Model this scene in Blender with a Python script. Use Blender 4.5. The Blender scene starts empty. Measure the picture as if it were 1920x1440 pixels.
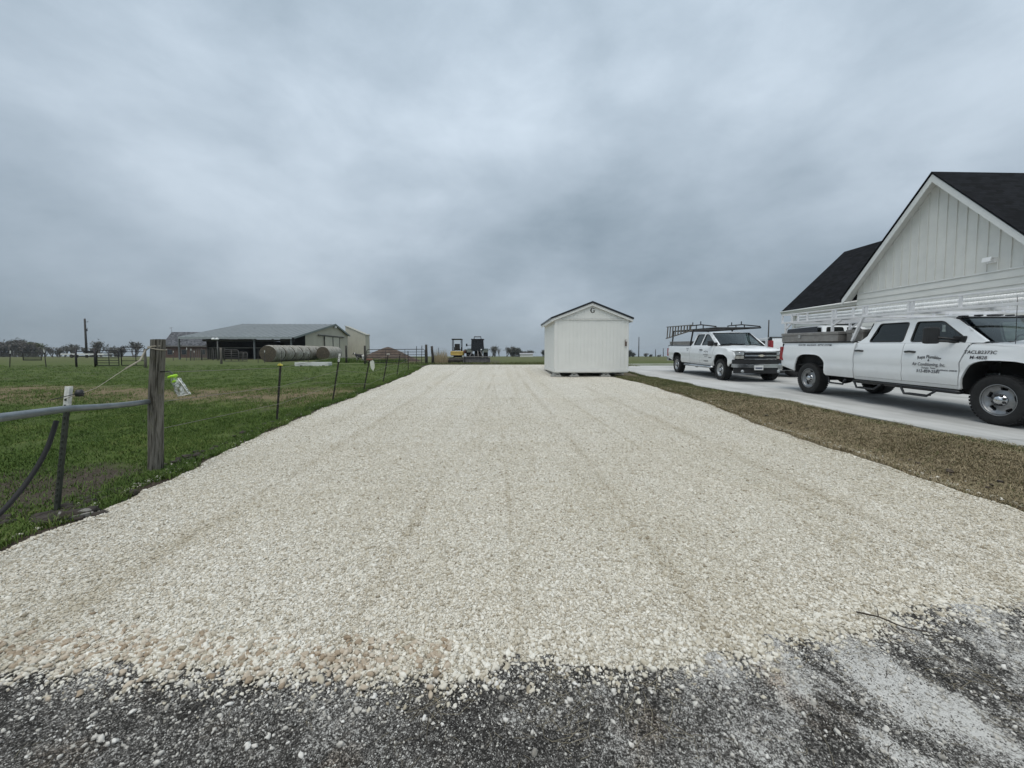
import bpy, bmesh, math, random
import numpy as np
from mathutils import Vector, Matrix, Euler
from mathutils.geometry import delaunay_2d_cdt
random.seed(7); rng = np.random.default_rng(11)
R = math.radians
S = bpy.context.scene
C = S.collection

# ------------------------------------------------------------------ camera
F, PX0, HY, CAMH = 735.0, 937.0, 662.0, 1.60      # focal in px of a 1920 frame, heading column, horizon row
PITCH, YAW = R(2.9), math.atan((960-PX0)/F)
cam_d = bpy.data.cameras.new('camera'); cam = bpy.data.objects.new('camera', cam_d); C.objects.link(cam)
cam_d.sensor_width = 36; cam_d.lens = 36*F/1920
cam_d.shift_y = -((720-HY)-math.tan(PITCH)*F)/1920
cam_d.clip_start = .05; cam_d.clip_end = 6000
cam.location = (0, 0, CAMH); cam.rotation_euler = (math.pi/2-PITCH, 0, -YAW)
S.camera = cam
_py = HY+math.tan(PITCH)*F
_rot = Euler((math.pi/2-PITCH, 0, -YAW)).to_matrix()
def ray(x, y): return _rot @ Vector(((x-960)/F, (_py-y)/F, -1))
def at(x, y, Y):
    d = ray(x, y); t = Y/d.y
    return Vector((d.x*t, Y, CAMH+d.z*t))

# ------------------------------------------------------------------ sky and light
S.view_settings.view_transform = 'Standard'; S.view_settings.look = 'None'
S.view_settings.exposure = .36; S.view_settings.gamma = 1
SUN_EL, SUN_AZ = R(70), R(200)
w = bpy.data.worlds.new('World'); S.world = w; w.use_nodes = True
nt = w.node_tree; N = nt.nodes; L = nt.links; N.clear()
def nd(t, **k):
    n = N.new(t)
    for a, b in k.items(): setattr(n, a, b)
    return n
def mth(op, a, b=None, c=None, clamp=False):
    n = nd('ShaderNodeMath', operation=op); n.use_clamp = clamp
    for i, v in enumerate((a, b, c)):
        if v is None: continue
        if isinstance(v, (int, float)): n.inputs[i].default_value = v
        else: L.new(v, n.inputs[i])
    return n.outputs[0]
tc = nd('ShaderNodeTexCoord'); sx = nd('ShaderNodeSeparateXYZ'); L.new(tc.outputs['Generated'], sx.inputs[0])
dz = mth('MAXIMUM', sx.outputs[2], 0.0)
cx = nd('ShaderNodeCombineXYZ')
# cloud lumps on the sky sphere, flattened towards the horizon
L.new(sx.outputs[0], cx.inputs[0]); L.new(sx.outputs[1], cx.inputs[1]); L.new(mth('MULTIPLY', dz, 1.9), cx.inputs[2])
mp = nd('ShaderNodeMapping'); L.new(cx.outputs[0], mp.inputs[0]); mp.inputs['Location'].default_value = (3.4, 2.9, 0.7)
def noise(scale, det, rough, dist, vec):
    n = nd('ShaderNodeTexNoise'); n.inputs['Scale'].default_value = scale; n.inputs['Detail'].default_value = det
    n.inputs['Roughness'].default_value = rough; n.inputs['Distortion'].default_value = dist; L.new(vec, n.inputs['Vector']); return n.outputs[0]
n1 = noise(1.5, 3, .5, 0, mp.outputs[0]); n2 = noise(4.2, 7, .60, .15, mp.outputs[0])
cl = mth('ADD', mth('MULTIPLY', n1, .70), mth('MULTIPLY', n2, .30))
rmp = nd('ShaderNodeValToRGB'); L.new(cl, rmp.inputs[0])
e = rmp.color_ramp.elements
e[0].position = .33; e[0].color = (.280, .350, .415, 1)
e[1].position = .67; e[1].color = (.605, .695, .785, 1)
m_ = e.new(.5); m_.color = (.425, .505, .585, 1)
# overcast luminance distribution: the zenith about three times the horizon
cie = mth('ADD', mth('MULTIPLY', mth('POWER', dz, .8), .62), .60)
mul = nd('ShaderNodeMix', data_type='RGBA', blend_type='MULTIPLY'); mul.inputs[0].default_value = 1
L.new(rmp.outputs[0], mul.inputs[6])
cc = nd('ShaderNodeCombineColor'); [L.new(cie, cc.inputs[i]) for i in range(3)]; L.new(cc.outputs[0], mul.inputs[7])
bg1 = nd('ShaderNodeBackground'); L.new(mul.outputs[2], bg1.inputs[0]); bg1.inputs[1].default_value = 1.0
sky = nd('ShaderNodeTexSky', sky_type='NISHITA'); sky.sun_disc = False; sky.sun_elevation = SUN_EL; sky.sun_rotation = SUN_AZ
bg2 = nd('ShaderNodeBackground'); L.new(sky.outputs[0], bg2.inputs[0]); bg2.inputs[1].default_value = .06
mx = nd('ShaderNodeMixShader'); mx.inputs[0].default_value = .93; L.new(bg2.outputs[0], mx.inputs[1]); L.new(bg1.outputs[0], mx.inputs[2])
out = nd('ShaderNodeOutputWorld'); L.new(mx.outputs[0], out.inputs[0])
sd = bpy.data.lights.new('sun', 'SUN'); sd.energy = 1.5; sd.angle = R(50); sd.color = (1, .94, .85)
so = bpy.data.objects.new('sun', sd); C.objects.link(so)
so.rotation_euler = (R(90)-SUN_EL, 0, math.pi-SUN_AZ)

# ------------------------------------------------------------------ helpers
def tag(o, label=None, cat=None, group=None, kind=None):
    if label: o['label'] = label
    if cat: o['category'] = cat
    if group: o['group'] = group
    if kind: o['kind'] = kind
    return o
def empty(name, loc=(0,0,0), rot=(0,0,0), label=None, cat=None, group=None):
    o = bpy.data.objects.new(name, None); C.objects.link(o); o.location = loc; o.rotation_euler = rot
    o.empty_display_size = .2
    return tag(o, label, cat, group)
def link(name, me, parent=None):
    o = bpy.data.objects.new(name, me); C.objects.link(o); o.parent = parent; return o
def copy_tree(o, parent=None):
    c = o.copy(); C.objects.link(c); c.parent = parent
    for ch in list(o.children): copy_tree(ch, c)
    return c
class MB:
    """collects boxes, bars, tubes and lathes; build() links them as one mesh object"""
    def __init__(s): s.v = []; s.f = []; s.sm = []
    def add(s, v, f, smooth=False):
        b = len(s.v); s.v += [tuple(p) for p in v]; s.f += [tuple(i+b for i in q) for q in f]; s.sm += [smooth]*len(f); return s
    def box(s, c, d, rot=None, bev=0):
        x, y, z = d[0]/2, d[1]/2, d[2]/2
        if bev:
            bm = bmesh.new(); bmesh.ops.create_cube(bm, size=1)
            for q in bm.verts: q.co = Vector((q.co.x*d[0], q.co.y*d[1], q.co.z*d[2]))
            bmesh.ops.bevel(bm, geom=bm.edges[:], offset=bev, segments=2, profile=.6, affect='EDGES')
            vs = [q.co.copy() for q in bm.verts]; bm.verts.index_update(); fs = [[q.index for q in fc.verts] for fc in bm.faces]; bm.free()
        else:
            vs = [Vector(p) for p in ((-x,-y,-z),(x,-y,-z),(x,y,-z),(-x,y,-z),(-x,-y,z),(x,-y,z),(x,y,z),(-x,y,z))]
            fs = [(0,3,2,1),(4,5,6,7),(0,1,5,4),(1,2,6,5),(2,3,7,6),(3,0,4,7)]
        m = Euler(rot).to_matrix() if rot is not None and len(rot) == 3 and not isinstance(rot, Matrix) else (rot or Matrix.Identity(3))
        c = Vector(c); return s.add([m@p+c for p in vs], fs)
    def bar(s, a, b, wd, th, up=(0,0,1)):
        a, b = Vector(a), Vector(b); d = b-a; l = d.length; d.normalize(); up = Vector(up)
        if abs(d.dot(up)) > .98: up = Vector((0,1,0))
        sd_ = d.cross(up).normalized(); u2 = sd_.cross(d)
        m = Matrix((d, sd_, u2)).transposed(); return s.box((a+b)/2, (l, wd, th), m)
    def tube(s, pts, r, n=8, cap=True):
        pts = [Vector(p) for p in pts]; k = len(pts); rr = r if hasattr(r, '__len__') else [r]*k
        vs = []; fs = []; ref = None
        for i, p in enumerate(pts):
            d = (pts[min(i+1,k-1)]-pts[max(i-1,0)]).normalized()
            if ref is None:
                ref = Vector((0,0,1)) if abs(d.z) < .9 else Vector((1,0,0))
                ref = d.cross(ref).normalized()
            ref = (ref-d*ref.dot(d)).normalized(); u = d.cross(ref)
            for j in range(n):
                a = 2*math.pi*j/n; vs.append(p+(ref*math.cos(a)+u*math.sin(a))*rr[i])
        for i in range(k-1):
            for j in range(n):
                j2 = (j+1) % n; fs.append((i*n+j, i*n+j2, (i+1)*n+j2, (i+1)*n+j))
        s.add(vs, fs, True)
        if cap and n > 2:
            b = len(s.v)-len(vs); s.f += [tuple(b+j for j in range(n))[::-1], tuple(b+(k-1)*n+j for j in range(n))]; s.sm += [False, False]
        return s
    def lathe(s, prof, n=24, c=(0,0,0), axis='Z', smooth=True):
        c = Vector(c); vs = []; k = len(prof)
        for j in range(n):
            a = 2*math.pi*j/n
            for (r, h) in prof:
                p = (r*math.cos(a), r*math.sin(a), h)
                if axis == 'Y': p = (p[0], p[2], p[1])
                if axis == 'X': p = (p[2], p[0], p[1])
                vs.append(c+Vector(p))
        fs = [(j*k+i, ((j+1)%n)*k+i, ((j+1)%n)*k+i+1, j*k+i+1) for j in range(n) for i in range(k-1)]
        return s.add(vs, fs, smooth)
    def prism(s, poly, f0, f1):
        """polygon in 2D, f0/f1 map (u,v) to the two 3D faces"""
        n = len(poly); vs = [f0(*p) for p in poly]+[f1(*p) for p in poly]
        return s.add(vs, [tuple(range(n)), tuple(range(2*n-1, n-1, -1))]+[(i, n+i, n+(i+1)%n, (i+1)%n) for i in range(n)])
    def build(s, name, mat, parent=None, sharp=None):
        me = bpy.data.meshes.new(name); me.from_pydata(s.v, [], s.f); me.materials.append(mat)
        me.polygons.foreach_set('use_smooth', s.sm); me.update()
        if sharp: me.set_sharp_from_angle(angle=R(sharp))
        return link(name, me, parent)
def inpoly(x, y, P):
    r = False; n = len(P); j = n-1
    for i in range(n):
        xi, yi = P[i]; xj, yj = P[j]
        if (yi > y) != (yj > y) and x < (xj-xi)*(y-yi)/(yj-yi)+xi: r = not r
        j = i
    return r
def densify(P, res):
    o = []
    for i in range(len(P)):
        a, b = Vector(P[i]), Vector(P[(i+1) % len(P)]); n = max(1, int((b-a).length/res))
        o += [tuple(a.lerp(b, k/n)) for k in range(n)]
    return o
def patch(poly, fn, res=.08, holes=(), rim=None):
    """triangulated 2D polygon (with holes) mapped by fn(u,v) to 3D; rim = vector or fn to give the edge depth"""
    loops = [densify(poly, res)]+[densify(h, res) for h in holes]
    vs = []; es = []
    for lp in loops:
        b = len(vs); vs += [Vector(p) for p in lp]; es += [(b+i, b+(i+1) % len(lp)) for i in range(len(lp))]
    us = [p[0] for p in poly]; ws = [p[1] for p in poly]
    nb = len(vs); B = np.array([tuple(p) for p in vs])
    u = min(us)+res*.5
    while u < max(us):
        q = min(ws)+res*.5
        while q < max(ws):
            if inpoly(u, q, poly) and not any(inpoly(u, q, h) for h in holes) and ((B-np.array((u, q)))**2).sum(1).min() > (res*.42)**2:
                vs.append(Vector((u, q)))
            q += res
        u += res
    r = delaunay_2d_cdt(vs, es, [], 0, 1e-6)
    pv, fc = r[0], r[2]
    fs = []
    for t in fc:
        cu = sum(pv[i].x for i in t)/len(t); cv = sum(pv[i].y for i in t)/len(t)
        if inpoly(cu, cv, poly) and not any(inpoly(cu, cv, h) for h in holes): fs.append(tuple(t))
    V3 = [Vector(fn(p.x, p.y)) for p in pv]
    m = MB(); m.add(V3, fs, True)
    if rim is not None:
        cnt = {}
        for t in fs:
            for i in range(len(t)):
                k = (t[i], t[(i+1) % len(t)]); key = tuple(sorted(k)); cnt.setdefault(key, []).append(k)
        vv = []; ff = []
        for key, k in cnt.items():
            if len(k) == 1:
                a, b = k[0]; ra = Vector(rim(V3[a]) if callable(rim) else rim); rb = Vector(rim(V3[b]) if callable(rim) else rim)
                n = len(vv); vv += [V3[a], V3[b], V3[b]+rb, V3[a]+ra]; ff.append((n, n+3, n+2, n+1))
        m.add(vv, ff, False)
    return m
def rrect(x0, y0, x1, y1, r, n=4):
    P = []
    for cx_, cy_, a0 in ((x1-r, y1-r, 0), (x0+r, y1-r, 90), (x0+r, y0+r, 180), (x1-r, y0+r, 270)):
        P += [(cx_+r*math.cos(R(a0+90*k/n)), cy_+r*math.sin(R(a0+90*k/n))) for k in range(n+1)]
    return P
def text_mesh(txt, size, bold=0, shear=0, spacing=1.0, align='LEFT'):
    cu = bpy.data.curves.new('t', 'FONT'); cu.body = txt; cu.size = size; cu.offset = bold; cu.shear = shear
    cu.space_character = spacing; cu.align_x = align; cu.resolution_u = 3
    o = bpy.data.objects.new('t', cu); C.objects.link(o); bpy.context.view_layer.update()
    me = o.evaluated_get(bpy.context.evaluated_depsgraph_get()).to_mesh()
    vs = [v.co.copy() for v in me.vertices]; fs = [tuple(p.vertices) for p in me.polygons]
    o.to_mesh_clear(); bpy.data.objects.remove(o); bpy.data.curves.remove(cu)
    return vs, fs

# ------------------------------------------------------------------ materials
_mats = {}
class NT:
    def __init__(s, m): s.t = m.node_tree; s.n = s.t.nodes; s.l = s.t.links; s.b = s.n['Principled BSDF']
    def node(s, t, **k):
        n = s.n.new(t)
        for a, b in k.items():
            if a.startswith('i_'): n.inputs[a[2:].replace('_', ' ')].default_value = b
            else: setattr(n, a, b)
        return n
    def co(s, kind='Object', scale=(1,1,1), loc=(0,0,0)):
        t = s.node('ShaderNodeTexCoord'); m = s.node('ShaderNodeMapping'); m.inputs['Scale'].default_value = scale; m.inputs['Location'].default_value = loc
        if kind == 'World':
            g = s.node('ShaderNodeNewGeometry'); s.l.new(g.outputs['Position'], m.inputs[0])
        else: s.l.new(t.outputs[kind], m.inputs[0])
        return m.outputs[0]
    def noise(s, vec, scale, det=4, rough=.55, dist=0):
        n = s.node('ShaderNodeTexNoise', i_Scale=scale, i_Detail=det, i_Roughness=rough, i_Distortion=dist); s.l.new(vec, n.inputs['Vector']); return n.outputs[0]
    def vor(s, vec, scale, feature='F1', out='Distance', rnd=1):
        n = s.node('ShaderNodeTexVoronoi', feature=feature); n.inputs['Scale'].default_value = scale; n.inputs['Randomness'].default_value = rnd
        s.l.new(vec, n.inputs['Vector']); return n.outputs[out]
    def ramp(s, fac, *stops):
        r = s.node('ShaderNodeValToRGB'); s.l.new(fac, r.inputs[0]); e = r.color_ramp.elements
        while len(e) < len(stops): e.new(.5)
        for i, (p, c) in enumerate(stops): e[i].position = p; e[i].color = (*c, 1) if len(c) == 3 else c
        return r.outputs[0]
    def mix(s, fac, a, b, mode='MIX'):
        n = s.node('ShaderNodeMix', data_type='RGBA', blend_type=mode)
        for i, v in ((0, fac), (6, a), (7, b)):
            if isinstance(v, (int, float)): n.inputs[i].default_value = v
            elif isinstance(v, tuple): n.inputs[i].default_value = (*v, 1) if len(v) == 3 else v
            else: s.l.new(v, n.inputs[i])
        return n.outputs[2]
    def math(s, op, a, b=0.0, clamp=False):
        n = s.node('ShaderNodeMath', operation=op); n.use_clamp = clamp
        for i, v in enumerate((a, b)):
            if isinstance(v, (int, float)): n.inputs[i].default_value = v
            else: s.l.new(v, n.inputs[i])
        return n.outputs[0]
    def sep(s, vec):
        n = s.node('ShaderNodeSeparateXYZ'); s.l.new(vec, n.inputs[0]); return n.outputs
    def bump(s, h, strength=.4, dist=.01):
        n = s.node('ShaderNodeBump'); n.inputs['Strength'].default_value = strength; n.inputs['Distance'].default_value = dist
        s.l.new(h, n.inputs['Height']); s.l.new(n.outputs[0], s.b.inputs['Normal'])
    def set(s, **k):
        for a, v in k.items():
            i = s.b.inputs[a.replace('_', ' ')]
            if isinstance(v, (int, float)): i.default_value = v
            elif isinstance(v, tuple): i.default_value = (*v, 1) if len(v) == 3 else v
            else: s.l.new(v, i)
def newmat(name):
    m = bpy.data.materials.new(name); m.use_nodes = True; return m, NT(m)
def M(name, col, rough=.6, metal=0, var=.12, scale=6, bump=0, bscale=60, coat=0, stretch=(1,1,1), coord='Object', **kw):
    """procedural surface: base colour broken up by noise, optional fine relief"""
    if name in _mats: return _mats[name]
    m, t = newmat(name); _mats[name] = m
    v = t.co(coord, stretch); f = t.noise(v, scale, 5, .6)
    lo = tuple(c*(1-var*1.4) for c in col); hi = tuple(min(1, c*(1+var)) for c in col)
    t.set(Base_Color=t.ramp(f, (.3, lo), (.7, hi)), Roughness=rough, Metallic=metal)
    if coat: t.set(Coat_Weight=coat, Coat_Roughness=.08)
    if bump: t.bump(t.noise(v, bscale, 4, .6), bump, .01)
    if kw: t.set(**kw)
    return m

# ------------------------------------------------------------------ terrain heights
_t = np.arange(-60, 1600, .5)
def _curve(px, py, k=9):
    h = np.interp(_t, px, py); ker = np.hanning(k+2)[1:-1]; ker /= ker.sum()
    return np.convolve(np.pad(h, k//2, mode='edge'), ker, 'valid')
_road = _curve([-60, 0, 24.5, 28, 36, 60, 120, 250, 1600], [-.6, 0, .895, .80, .70, .62, .30, -.5, -14], 7)
_left = _curve([-60, 0, 12, 26, 55, 120, 250, 1600], [.2, .30, .48, .66, .83, .35, -.5, -14], 25)
_conc = _curve([-60, 0, 19, 25, 40, 60, 120, 250, 1600], [-.6, .26, .685, .74, .66, .55, .25, -.5, -14], 13)
def sstep(a, b, x): t = np.clip((x-a)/(b-a), 0, 1); return t*t*(3-2*t)
def gz(x, y):
    x = np.asarray(x, float); y = np.asarray(y, float)
    r = np.interp(y, _t, _road); l = np.interp(y, _t, _left); c = np.interp(y, _t, _conc)
    a = sstep(-20, -5.5, x); b = sstep(5.1, 6.4, x)
    z = l*(1-a)+r*a
    return z*(1-b)+c*b
def G(x, y, dz=0): return Vector((x, y, float(gz(x, y))+dz))
def hit(px, py):
    """where the sight line through a photo pixel meets the ground"""
    d = ray(px, py); lo, hi = .5, 1200
    for t in np.geomspace(.8, 1500, 1200):
        p = d*(t/d.y)
        if CAMH+p.z < float(gz(p.x, p.y)): return Vector((p.x, p.y, float(gz(p.x, p.y))))
    return None
# ------------------------------------------------------------------ ground, drives
def sheet(name, xs, ys, mat, dz, mask=None, bumpfn=None):
    X, Y = np.meshgrid(xs, ys); Z = gz(X, Y)+dz
    if bumpfn is not None: Z = Z+bumpfn(X, Y)
    v = np.stack([X, Y, Z], -1).reshape(-1, 3); nx = len(xs)
    f = [(j*nx+i, j*nx+i+1, (j+1)*nx+i+1, (j+1)*nx+i) for j in range(len(ys)-1) for i in range(nx-1)
         if mask is None or mask((xs[i]+xs[i+1])/2, (ys[j]+ys[j+1])/2)]
    me = bpy.data.meshes.new(name); me.from_pydata(v.tolist(), [], f); me.materials.append(mat)
    me.polygons.foreach_set('use_smooth', [True]*len(f)); me.update()
    o = link(name, me); o['kind'] = 'structure'; return o
def lump(X, Y):   # soft uneven field
    return .018*np.sin(X*1.7+.6*np.sin(Y*.9))*np.sin(Y*1.3+.8*np.sin(X*.7))+.012*np.sin(X*4.1+1.3*Y)*np.sin(Y*3.7-.9*X)
def edgeL(y):     # west edge of the gravel
    y = np.asarray(y, float)
    return -3.85-.30*sstep(4, 8, y)+.03*np.sin(y*1.9)+.022*np.sin(y*5.3+1)+.02*np.sin(y*13)-.35*sstep(17, 24, y)
def edgeR(y):
    y = np.asarray(y, float)
    return 4.95+.35*sstep(6, 11, y)+.035*np.sin(y*1.3+2)+.025*np.sin(y*4.1)+.02*np.sin(y*11)-.35*sstep(13.2, 16.2, y)-1.2*sstep(16.3, 18, y)
def concE(y):
    y = np.asarray(y, float)
    return 6.75-.55*sstep(7, 15, y)+.012*np.sin(y*3)
def apronE(x):    # edge between the stone and the old dark surface
    x = np.asarray(x, float)
    return 1.76+.085*np.abs(x-.1)**1.5*np.where(x > 0, 1.0, .30)+.022*np.sin(x*3.1+1)+.014*np.sin(x*8.3)+.016*np.sin(x*17+2)+.010*np.sin(x*31)

# field soil and turf
m, t = newmat('field_turf')
v = t.co('World')
big = t.noise(v, .35, 5, .6, .4); mid = t.noise(v, 2.2, 6, .65); fine = t.noise(v, 45, 4, .7)
green = t.ramp(mid, (.3, (.055, .082, .020)), (.55, (.090, .125, .032)), (.75, (.14, .148, .048)))
green = t.mix(t.ramp(fine, (.35, (0,0,0)), (.7, (1,1,1))), t.mix(.5, green, (.040, .052, .018)), green)
soil = t.ramp(fine, (.3, (.022, .018, .014)), (.5, (.058, .047, .036)), (.7, (.12, .10, .076)))
dry = t.ramp(fine, (.3, (.11, .085, .05)), (.7, (.22, .175, .105)))
xyz = t.sep(v)
# a band of trodden dry ground across the paddock
band = t.math('ABSOLUTE', t.math('SUBTRACT', t.math('ADD', xyz[1], t.math('MULTIPLY', big, 5.0)), t.math('ADD', 13.6, t.math('MULTIPLY', xyz[0], -.05))), 0)
bandf = t.ramp(band, (.02, (1,1,1)), (.11, (0,0,0)))
bnd = t.math('MULTIPLY', band, .1)
bandf = t.ramp(t.math('ADD', bnd, t.math('MULTIPLY', mid, .16)), (.16, (1,1,1)), (.29, (0,0,0)))
left = t.math('LESS_THAN', xyz[0], 0)
col = t.mix(t.math('MULTIPLY', bandf, left), green, dry)
bare = t.ramp(t.noise(v, .9, 5, .7, .6), (.56, (0,0,0)), (.68, (1,1,1)))
col = t.mix(t.math('MULTIPLY', bare, .75), col, soil)
# worn soil beside the gate
d2 = t.math('ADD', t.math('POWER', t.math('MULTIPLY', t.math('ADD', xyz[0], 5.0), .75), 2.0), t.math('POWER', t.math('SUBTRACT', xyz[1], 4.05), 2.0))
gate = t.ramp(t.math('MULTIPLY', t.math('ADD', d2, t.math('MULTIPLY', mid, 1.4)), .4), (.50, (1,1,1)), (.82, (0,0,0)))
col = t.mix(gate, col, soil)
# a hand's breadth of turned soil where the stone was graded against the turf
def ss_(a, b, u):
    n = t.node('ShaderNodeMapRange', interpolation_type='SMOOTHSTEP'); n.inputs[1].default_value = a; n.inputs[2].default_value = b; t.l.new(u, n.inputs[0]); return n.outputs[0]
lip = t.math('ADD', t.math('ADD', xyz[0], 4.02), t.math('ADD', t.math('MULTIPLY', ss_(4, 8, xyz[1]), .30), t.math('MULTIPLY', ss_(17, 24, xyz[1]), .35)))
lip = t.math('ADD', lip, t.math('MULTIPLY', t.math('SUBTRACT', mid, .5), .5))
col = t.mix(t.math('MULTIPLY', t.ramp(t.math('ADD', lip, .5), (.46, (0,0,0)), (.54, (1,1,1))), left), col, soil)
vg = t.math('MULTIPLY', t.ramp(t.math('MULTIPLY', xyz[0], .1), (.42, (0,0,0)), (.47, (1,1,1)), (.70, (1,1,1)), (.80, (0,0,0))), t.math('LESS_THAN', xyz[1], 22))
col = t.mix(vg, col, t.ramp(t.noise(v, 30, 5, .7), (.3, (.075, .062, .040)), (.5, (.15, .125, .080)), (.7, (.25, .21, .14))))
far = t.ramp(t.math('MULTIPLY', xyz[1], .01), (.25, (0,0,0)), (.6, (1,1,1)))
col = t.mix(far, col, t.ramp(mid, (.3, (.075, .088, .034)), (.7, (.125, .128, .056))))
t.set(Base_Color=col, Roughness=.95, Specular_IOR_Level=.15)
t.bump(t.math('ADD', t.math('MULTIPLY', fine, .6), mid), .7, .03)
xs = np.concatenate([-np.geomspace(1500, 30, 26), np.arange(-28, -12, .8), np.arange(-12, -2.9, .12), np.arange(-2.5, 4.3, .8), np.arange(4.6, 7.6, .12), np.arange(8, 30, 1.), np.geomspace(30, 1500, 26)])
ys = np.concatenate([np.arange(-40, .5, 4.), np.arange(.6, 12, .13), np.arange(12, 30, .35), np.arange(30.5, 70, 1.5), np.geomspace(72, 1500, 40)])
def under(X, Y):  # the field sheet stays a little lower beneath the drives laid on it
    inside = sstep(edgeL(Y)-.02, edgeL(Y)+.3, X)*(1-sstep(edgeR(Y)-.3, edgeR(Y)+.02, X))*(1-sstep(23.6, 24.6, Y))
    conc = sstep(concE(Y), concE(Y)+.25, X)*(1-sstep(24.5, 25.5, Y))
    k = np.maximum(inside, conc)
    return lump(X, Y)*(1-k)*(1-sstep(2.0, 1.2, Y)*0)-.07*k
ground = sheet('ground', xs, ys, m, 0, None, under)

TRACKS = ((-2.6, .13), (-.95, .08), (.10, .04), (1.15, .11), (2.25, .045), (3.3, .14))
def tracks(t, v):
    """compacted wheel lines running up the drive: 1 on a line, 0 between"""
    xyz = t.sep(v); tot = None; y = xyz[1]; br = t.noise(t.co('World', (.6, .35, 1)), 1.1, 3, .6)
    for i, (c, wd) in enumerate(TRACKS):
        k = (.05, .09, -.04, -.03, -.10, -.06)[i]
        off = t.math('ADD', t.math('MULTIPLY', t.math('SINE', t.math('MULTIPLY', y, .20+.03*i)), .07), t.math('ADD', t.math('MULTIPLY', y, k*.5), c))
        d = t.math('DIVIDE', t.math('ABSOLUTE', t.math('SUBTRACT', xyz[0], off)), wd); f = t.math('SUBTRACT', 1.0, d, True)
        tot = f if tot is None else t.math('MAXIMUM', tot, f)
    return t.math('MULTIPLY', tot, t.ramp(br, (.38, (.0,.0,.0)), (.6, (1,1,1))))
# crushed limestone
m, t = newmat('limestone_gravel'); MAT_GRAVEL = m
v = t.co('World'); xyz = t.sep(v)
cell = t.vor(v, 62, out='Color'); cd = t.vor(v, 62, out='Distance'); ce = t.vor(v, 62, 'DISTANCE_TO_EDGE')
cs = t.node('ShaderNodeSeparateColor'); t.l.new(cell, cs.inputs[0])
stone = t.ramp(cs.outputs[0], (0, (.40, .365, .295)), (.3, (.63, .60, .525)), (.75, (.75, .725, .655)), (1, (.82, .795, .73)))
gap = t.ramp(ce, (.0, (.34, .33, .31)), (.11, (1, 1, 1)))
col = t.mix(1.0, stone, gap, 'MULTIPLY')
big = t.noise(t.co('World', (.8, .22, 1)), 1.2, 5, .6, .5)
col = t.mix(1.0, col, t.ramp(big, (.3, (.91, .90, .87)), (.5, (.98, .975, .965)), (.72, (1.0, 1.0, .99))), 'MULTIPLY')
trk = t.noise(t.co('World', (1.5, .05, 1)), 2.0, 3, .5, .25)
col = t.mix(1.0, col, t.ramp(trk, (.38, (.945, .935, .91)), (.52, (1, 1, 1))), 'MULTIPLY')
ochre = t.ramp(t.noise(v, .7, 4, .6), (.56, (0,0,0)), (.74, (1,1,1)))
col = t.mix(t.math('MULTIPLY', ochre, .18), col, t.mix(1.0, col, (1.0, .86, .70), 'MULTIPLY'))
col = t.mix(t.math('MULTIPLY', tracks(t, v), .60), col, t.mix(1.0, col, (.74, .71, .65), 'MULTIPLY'))
t.set(Base_Color=col, Roughness=.9, Specular_IOR_Level=.2)
t.bump(t.math('SUBTRACT', 1.0, cd), .8, .012)
def rut(X, Y):
    z = np.zeros_like(X)
    for c, wd in ((-2.4, .16), (-.7, .16), (1.25, .14), (2.9, .15)):
        cxx = c+.22*np.sin(Y*.25+c); z -= .006*np.exp(-((X-cxx)/wd)**2)
    return z+.004*np.sin(X*2.3+Y)*np.sin(Y*1.7)
gy = np.concatenate([np.arange(1.3, 8, .06), np.arange(8, 24.9, .16)])
gx = np.linspace(0, 1, 110)
vv = []
for y in gy:
    a, b = float(edgeL(y)), float(edgeR(y)); X = a+(b-a)*gx; Z = gz(X, np.full_like(X, y))+.012+rut(X, np.full_like(X, y))
    dd = np.minimum(X-a, b-X); Z -= .055*(1-sstep(0, .22, dd)); Z -= .09*sstep(24.2, 24.9, y)
    Z -= .035*(1-sstep(-.04, .05, y-apronE(X)))
    vv += list(zip(X, [y]*len(X), Z))
n = len(gx); ff = [(j*n+i, j*n+i+1, (j+1)*n+i+1, (j+1)*n+i) for j in range(len(gy)-1) for i in range(n-1)]
me = bpy.data.meshes.new('gravel_drive'); me.from_pydata(vv, [], ff); me.materials.append(m); me.polygons.foreach_set('use_smooth', [True]*len(ff)); me.update()
o = link('gravel_drive', me); o['kind'] = 'structure'

# old dark surface in the foreground, dusted with lime
m, t = newmat('dark_apron')
v = t.co('World'); xyz = t.sep(v)
fine = t.noise(v, 130, 4, .75); mid = t.noise(v, 9, 6, .65); big = t.noise(v, 1.6, 5, .62, .6)
g1 = t.node('ShaderNodeSeparateColor'); t.l.new(t.vor(v, 120, out='Color'), g1.inputs[0])
g2 = t.node('ShaderNodeSeparateColor'); t.l.new(t.vor(v, 290, out='Color'), g2.inputs[0])
sm = t.noise(t.co('World', (1.0, .5, 1), (0, 0, 2)), 2.4, 6, .68, 1.0)
east = t.ramp(t.math('MULTIPLY', xyz[0], .4), (.08, (.0,.0,.0)), (.55, (1,1,1)))
dust = t.math('ADD', t.math('MULTIPLY', t.ramp(big, (.40, (0,0,0)), (.68, (1,1,1))), .32), t.math('MULTIPLY', t.math('MULTIPLY', t.ramp(sm, (.44, (0,0,0)), (.60, (1,1,1))), east), .62))
dust = t.math('ADD', dust, t.math('MULTIPLY', t.math('SUBTRACT', mid, .5), .55))
grain = t.math('ADD', t.math('MULTIPLY', g1.outputs[0], .30), t.math('ADD', t.math('MULTIPLY', g2.outputs[1], .34), t.math('MULTIPLY', fine, .36)))
val = t.math('ADD', t.math('ADD', grain, .055), t.math('MULTIPLY', dust, .66))
col = t.ramp(val, (.30, (.010, .0098, .009)), (.52, (.034, .032, .029)), (.66, (.085, .080, .073)), (.78, (.22, .21, .195)), (.90, (.46, .45, .42)), (1, (.60, .59, .56)))
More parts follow.
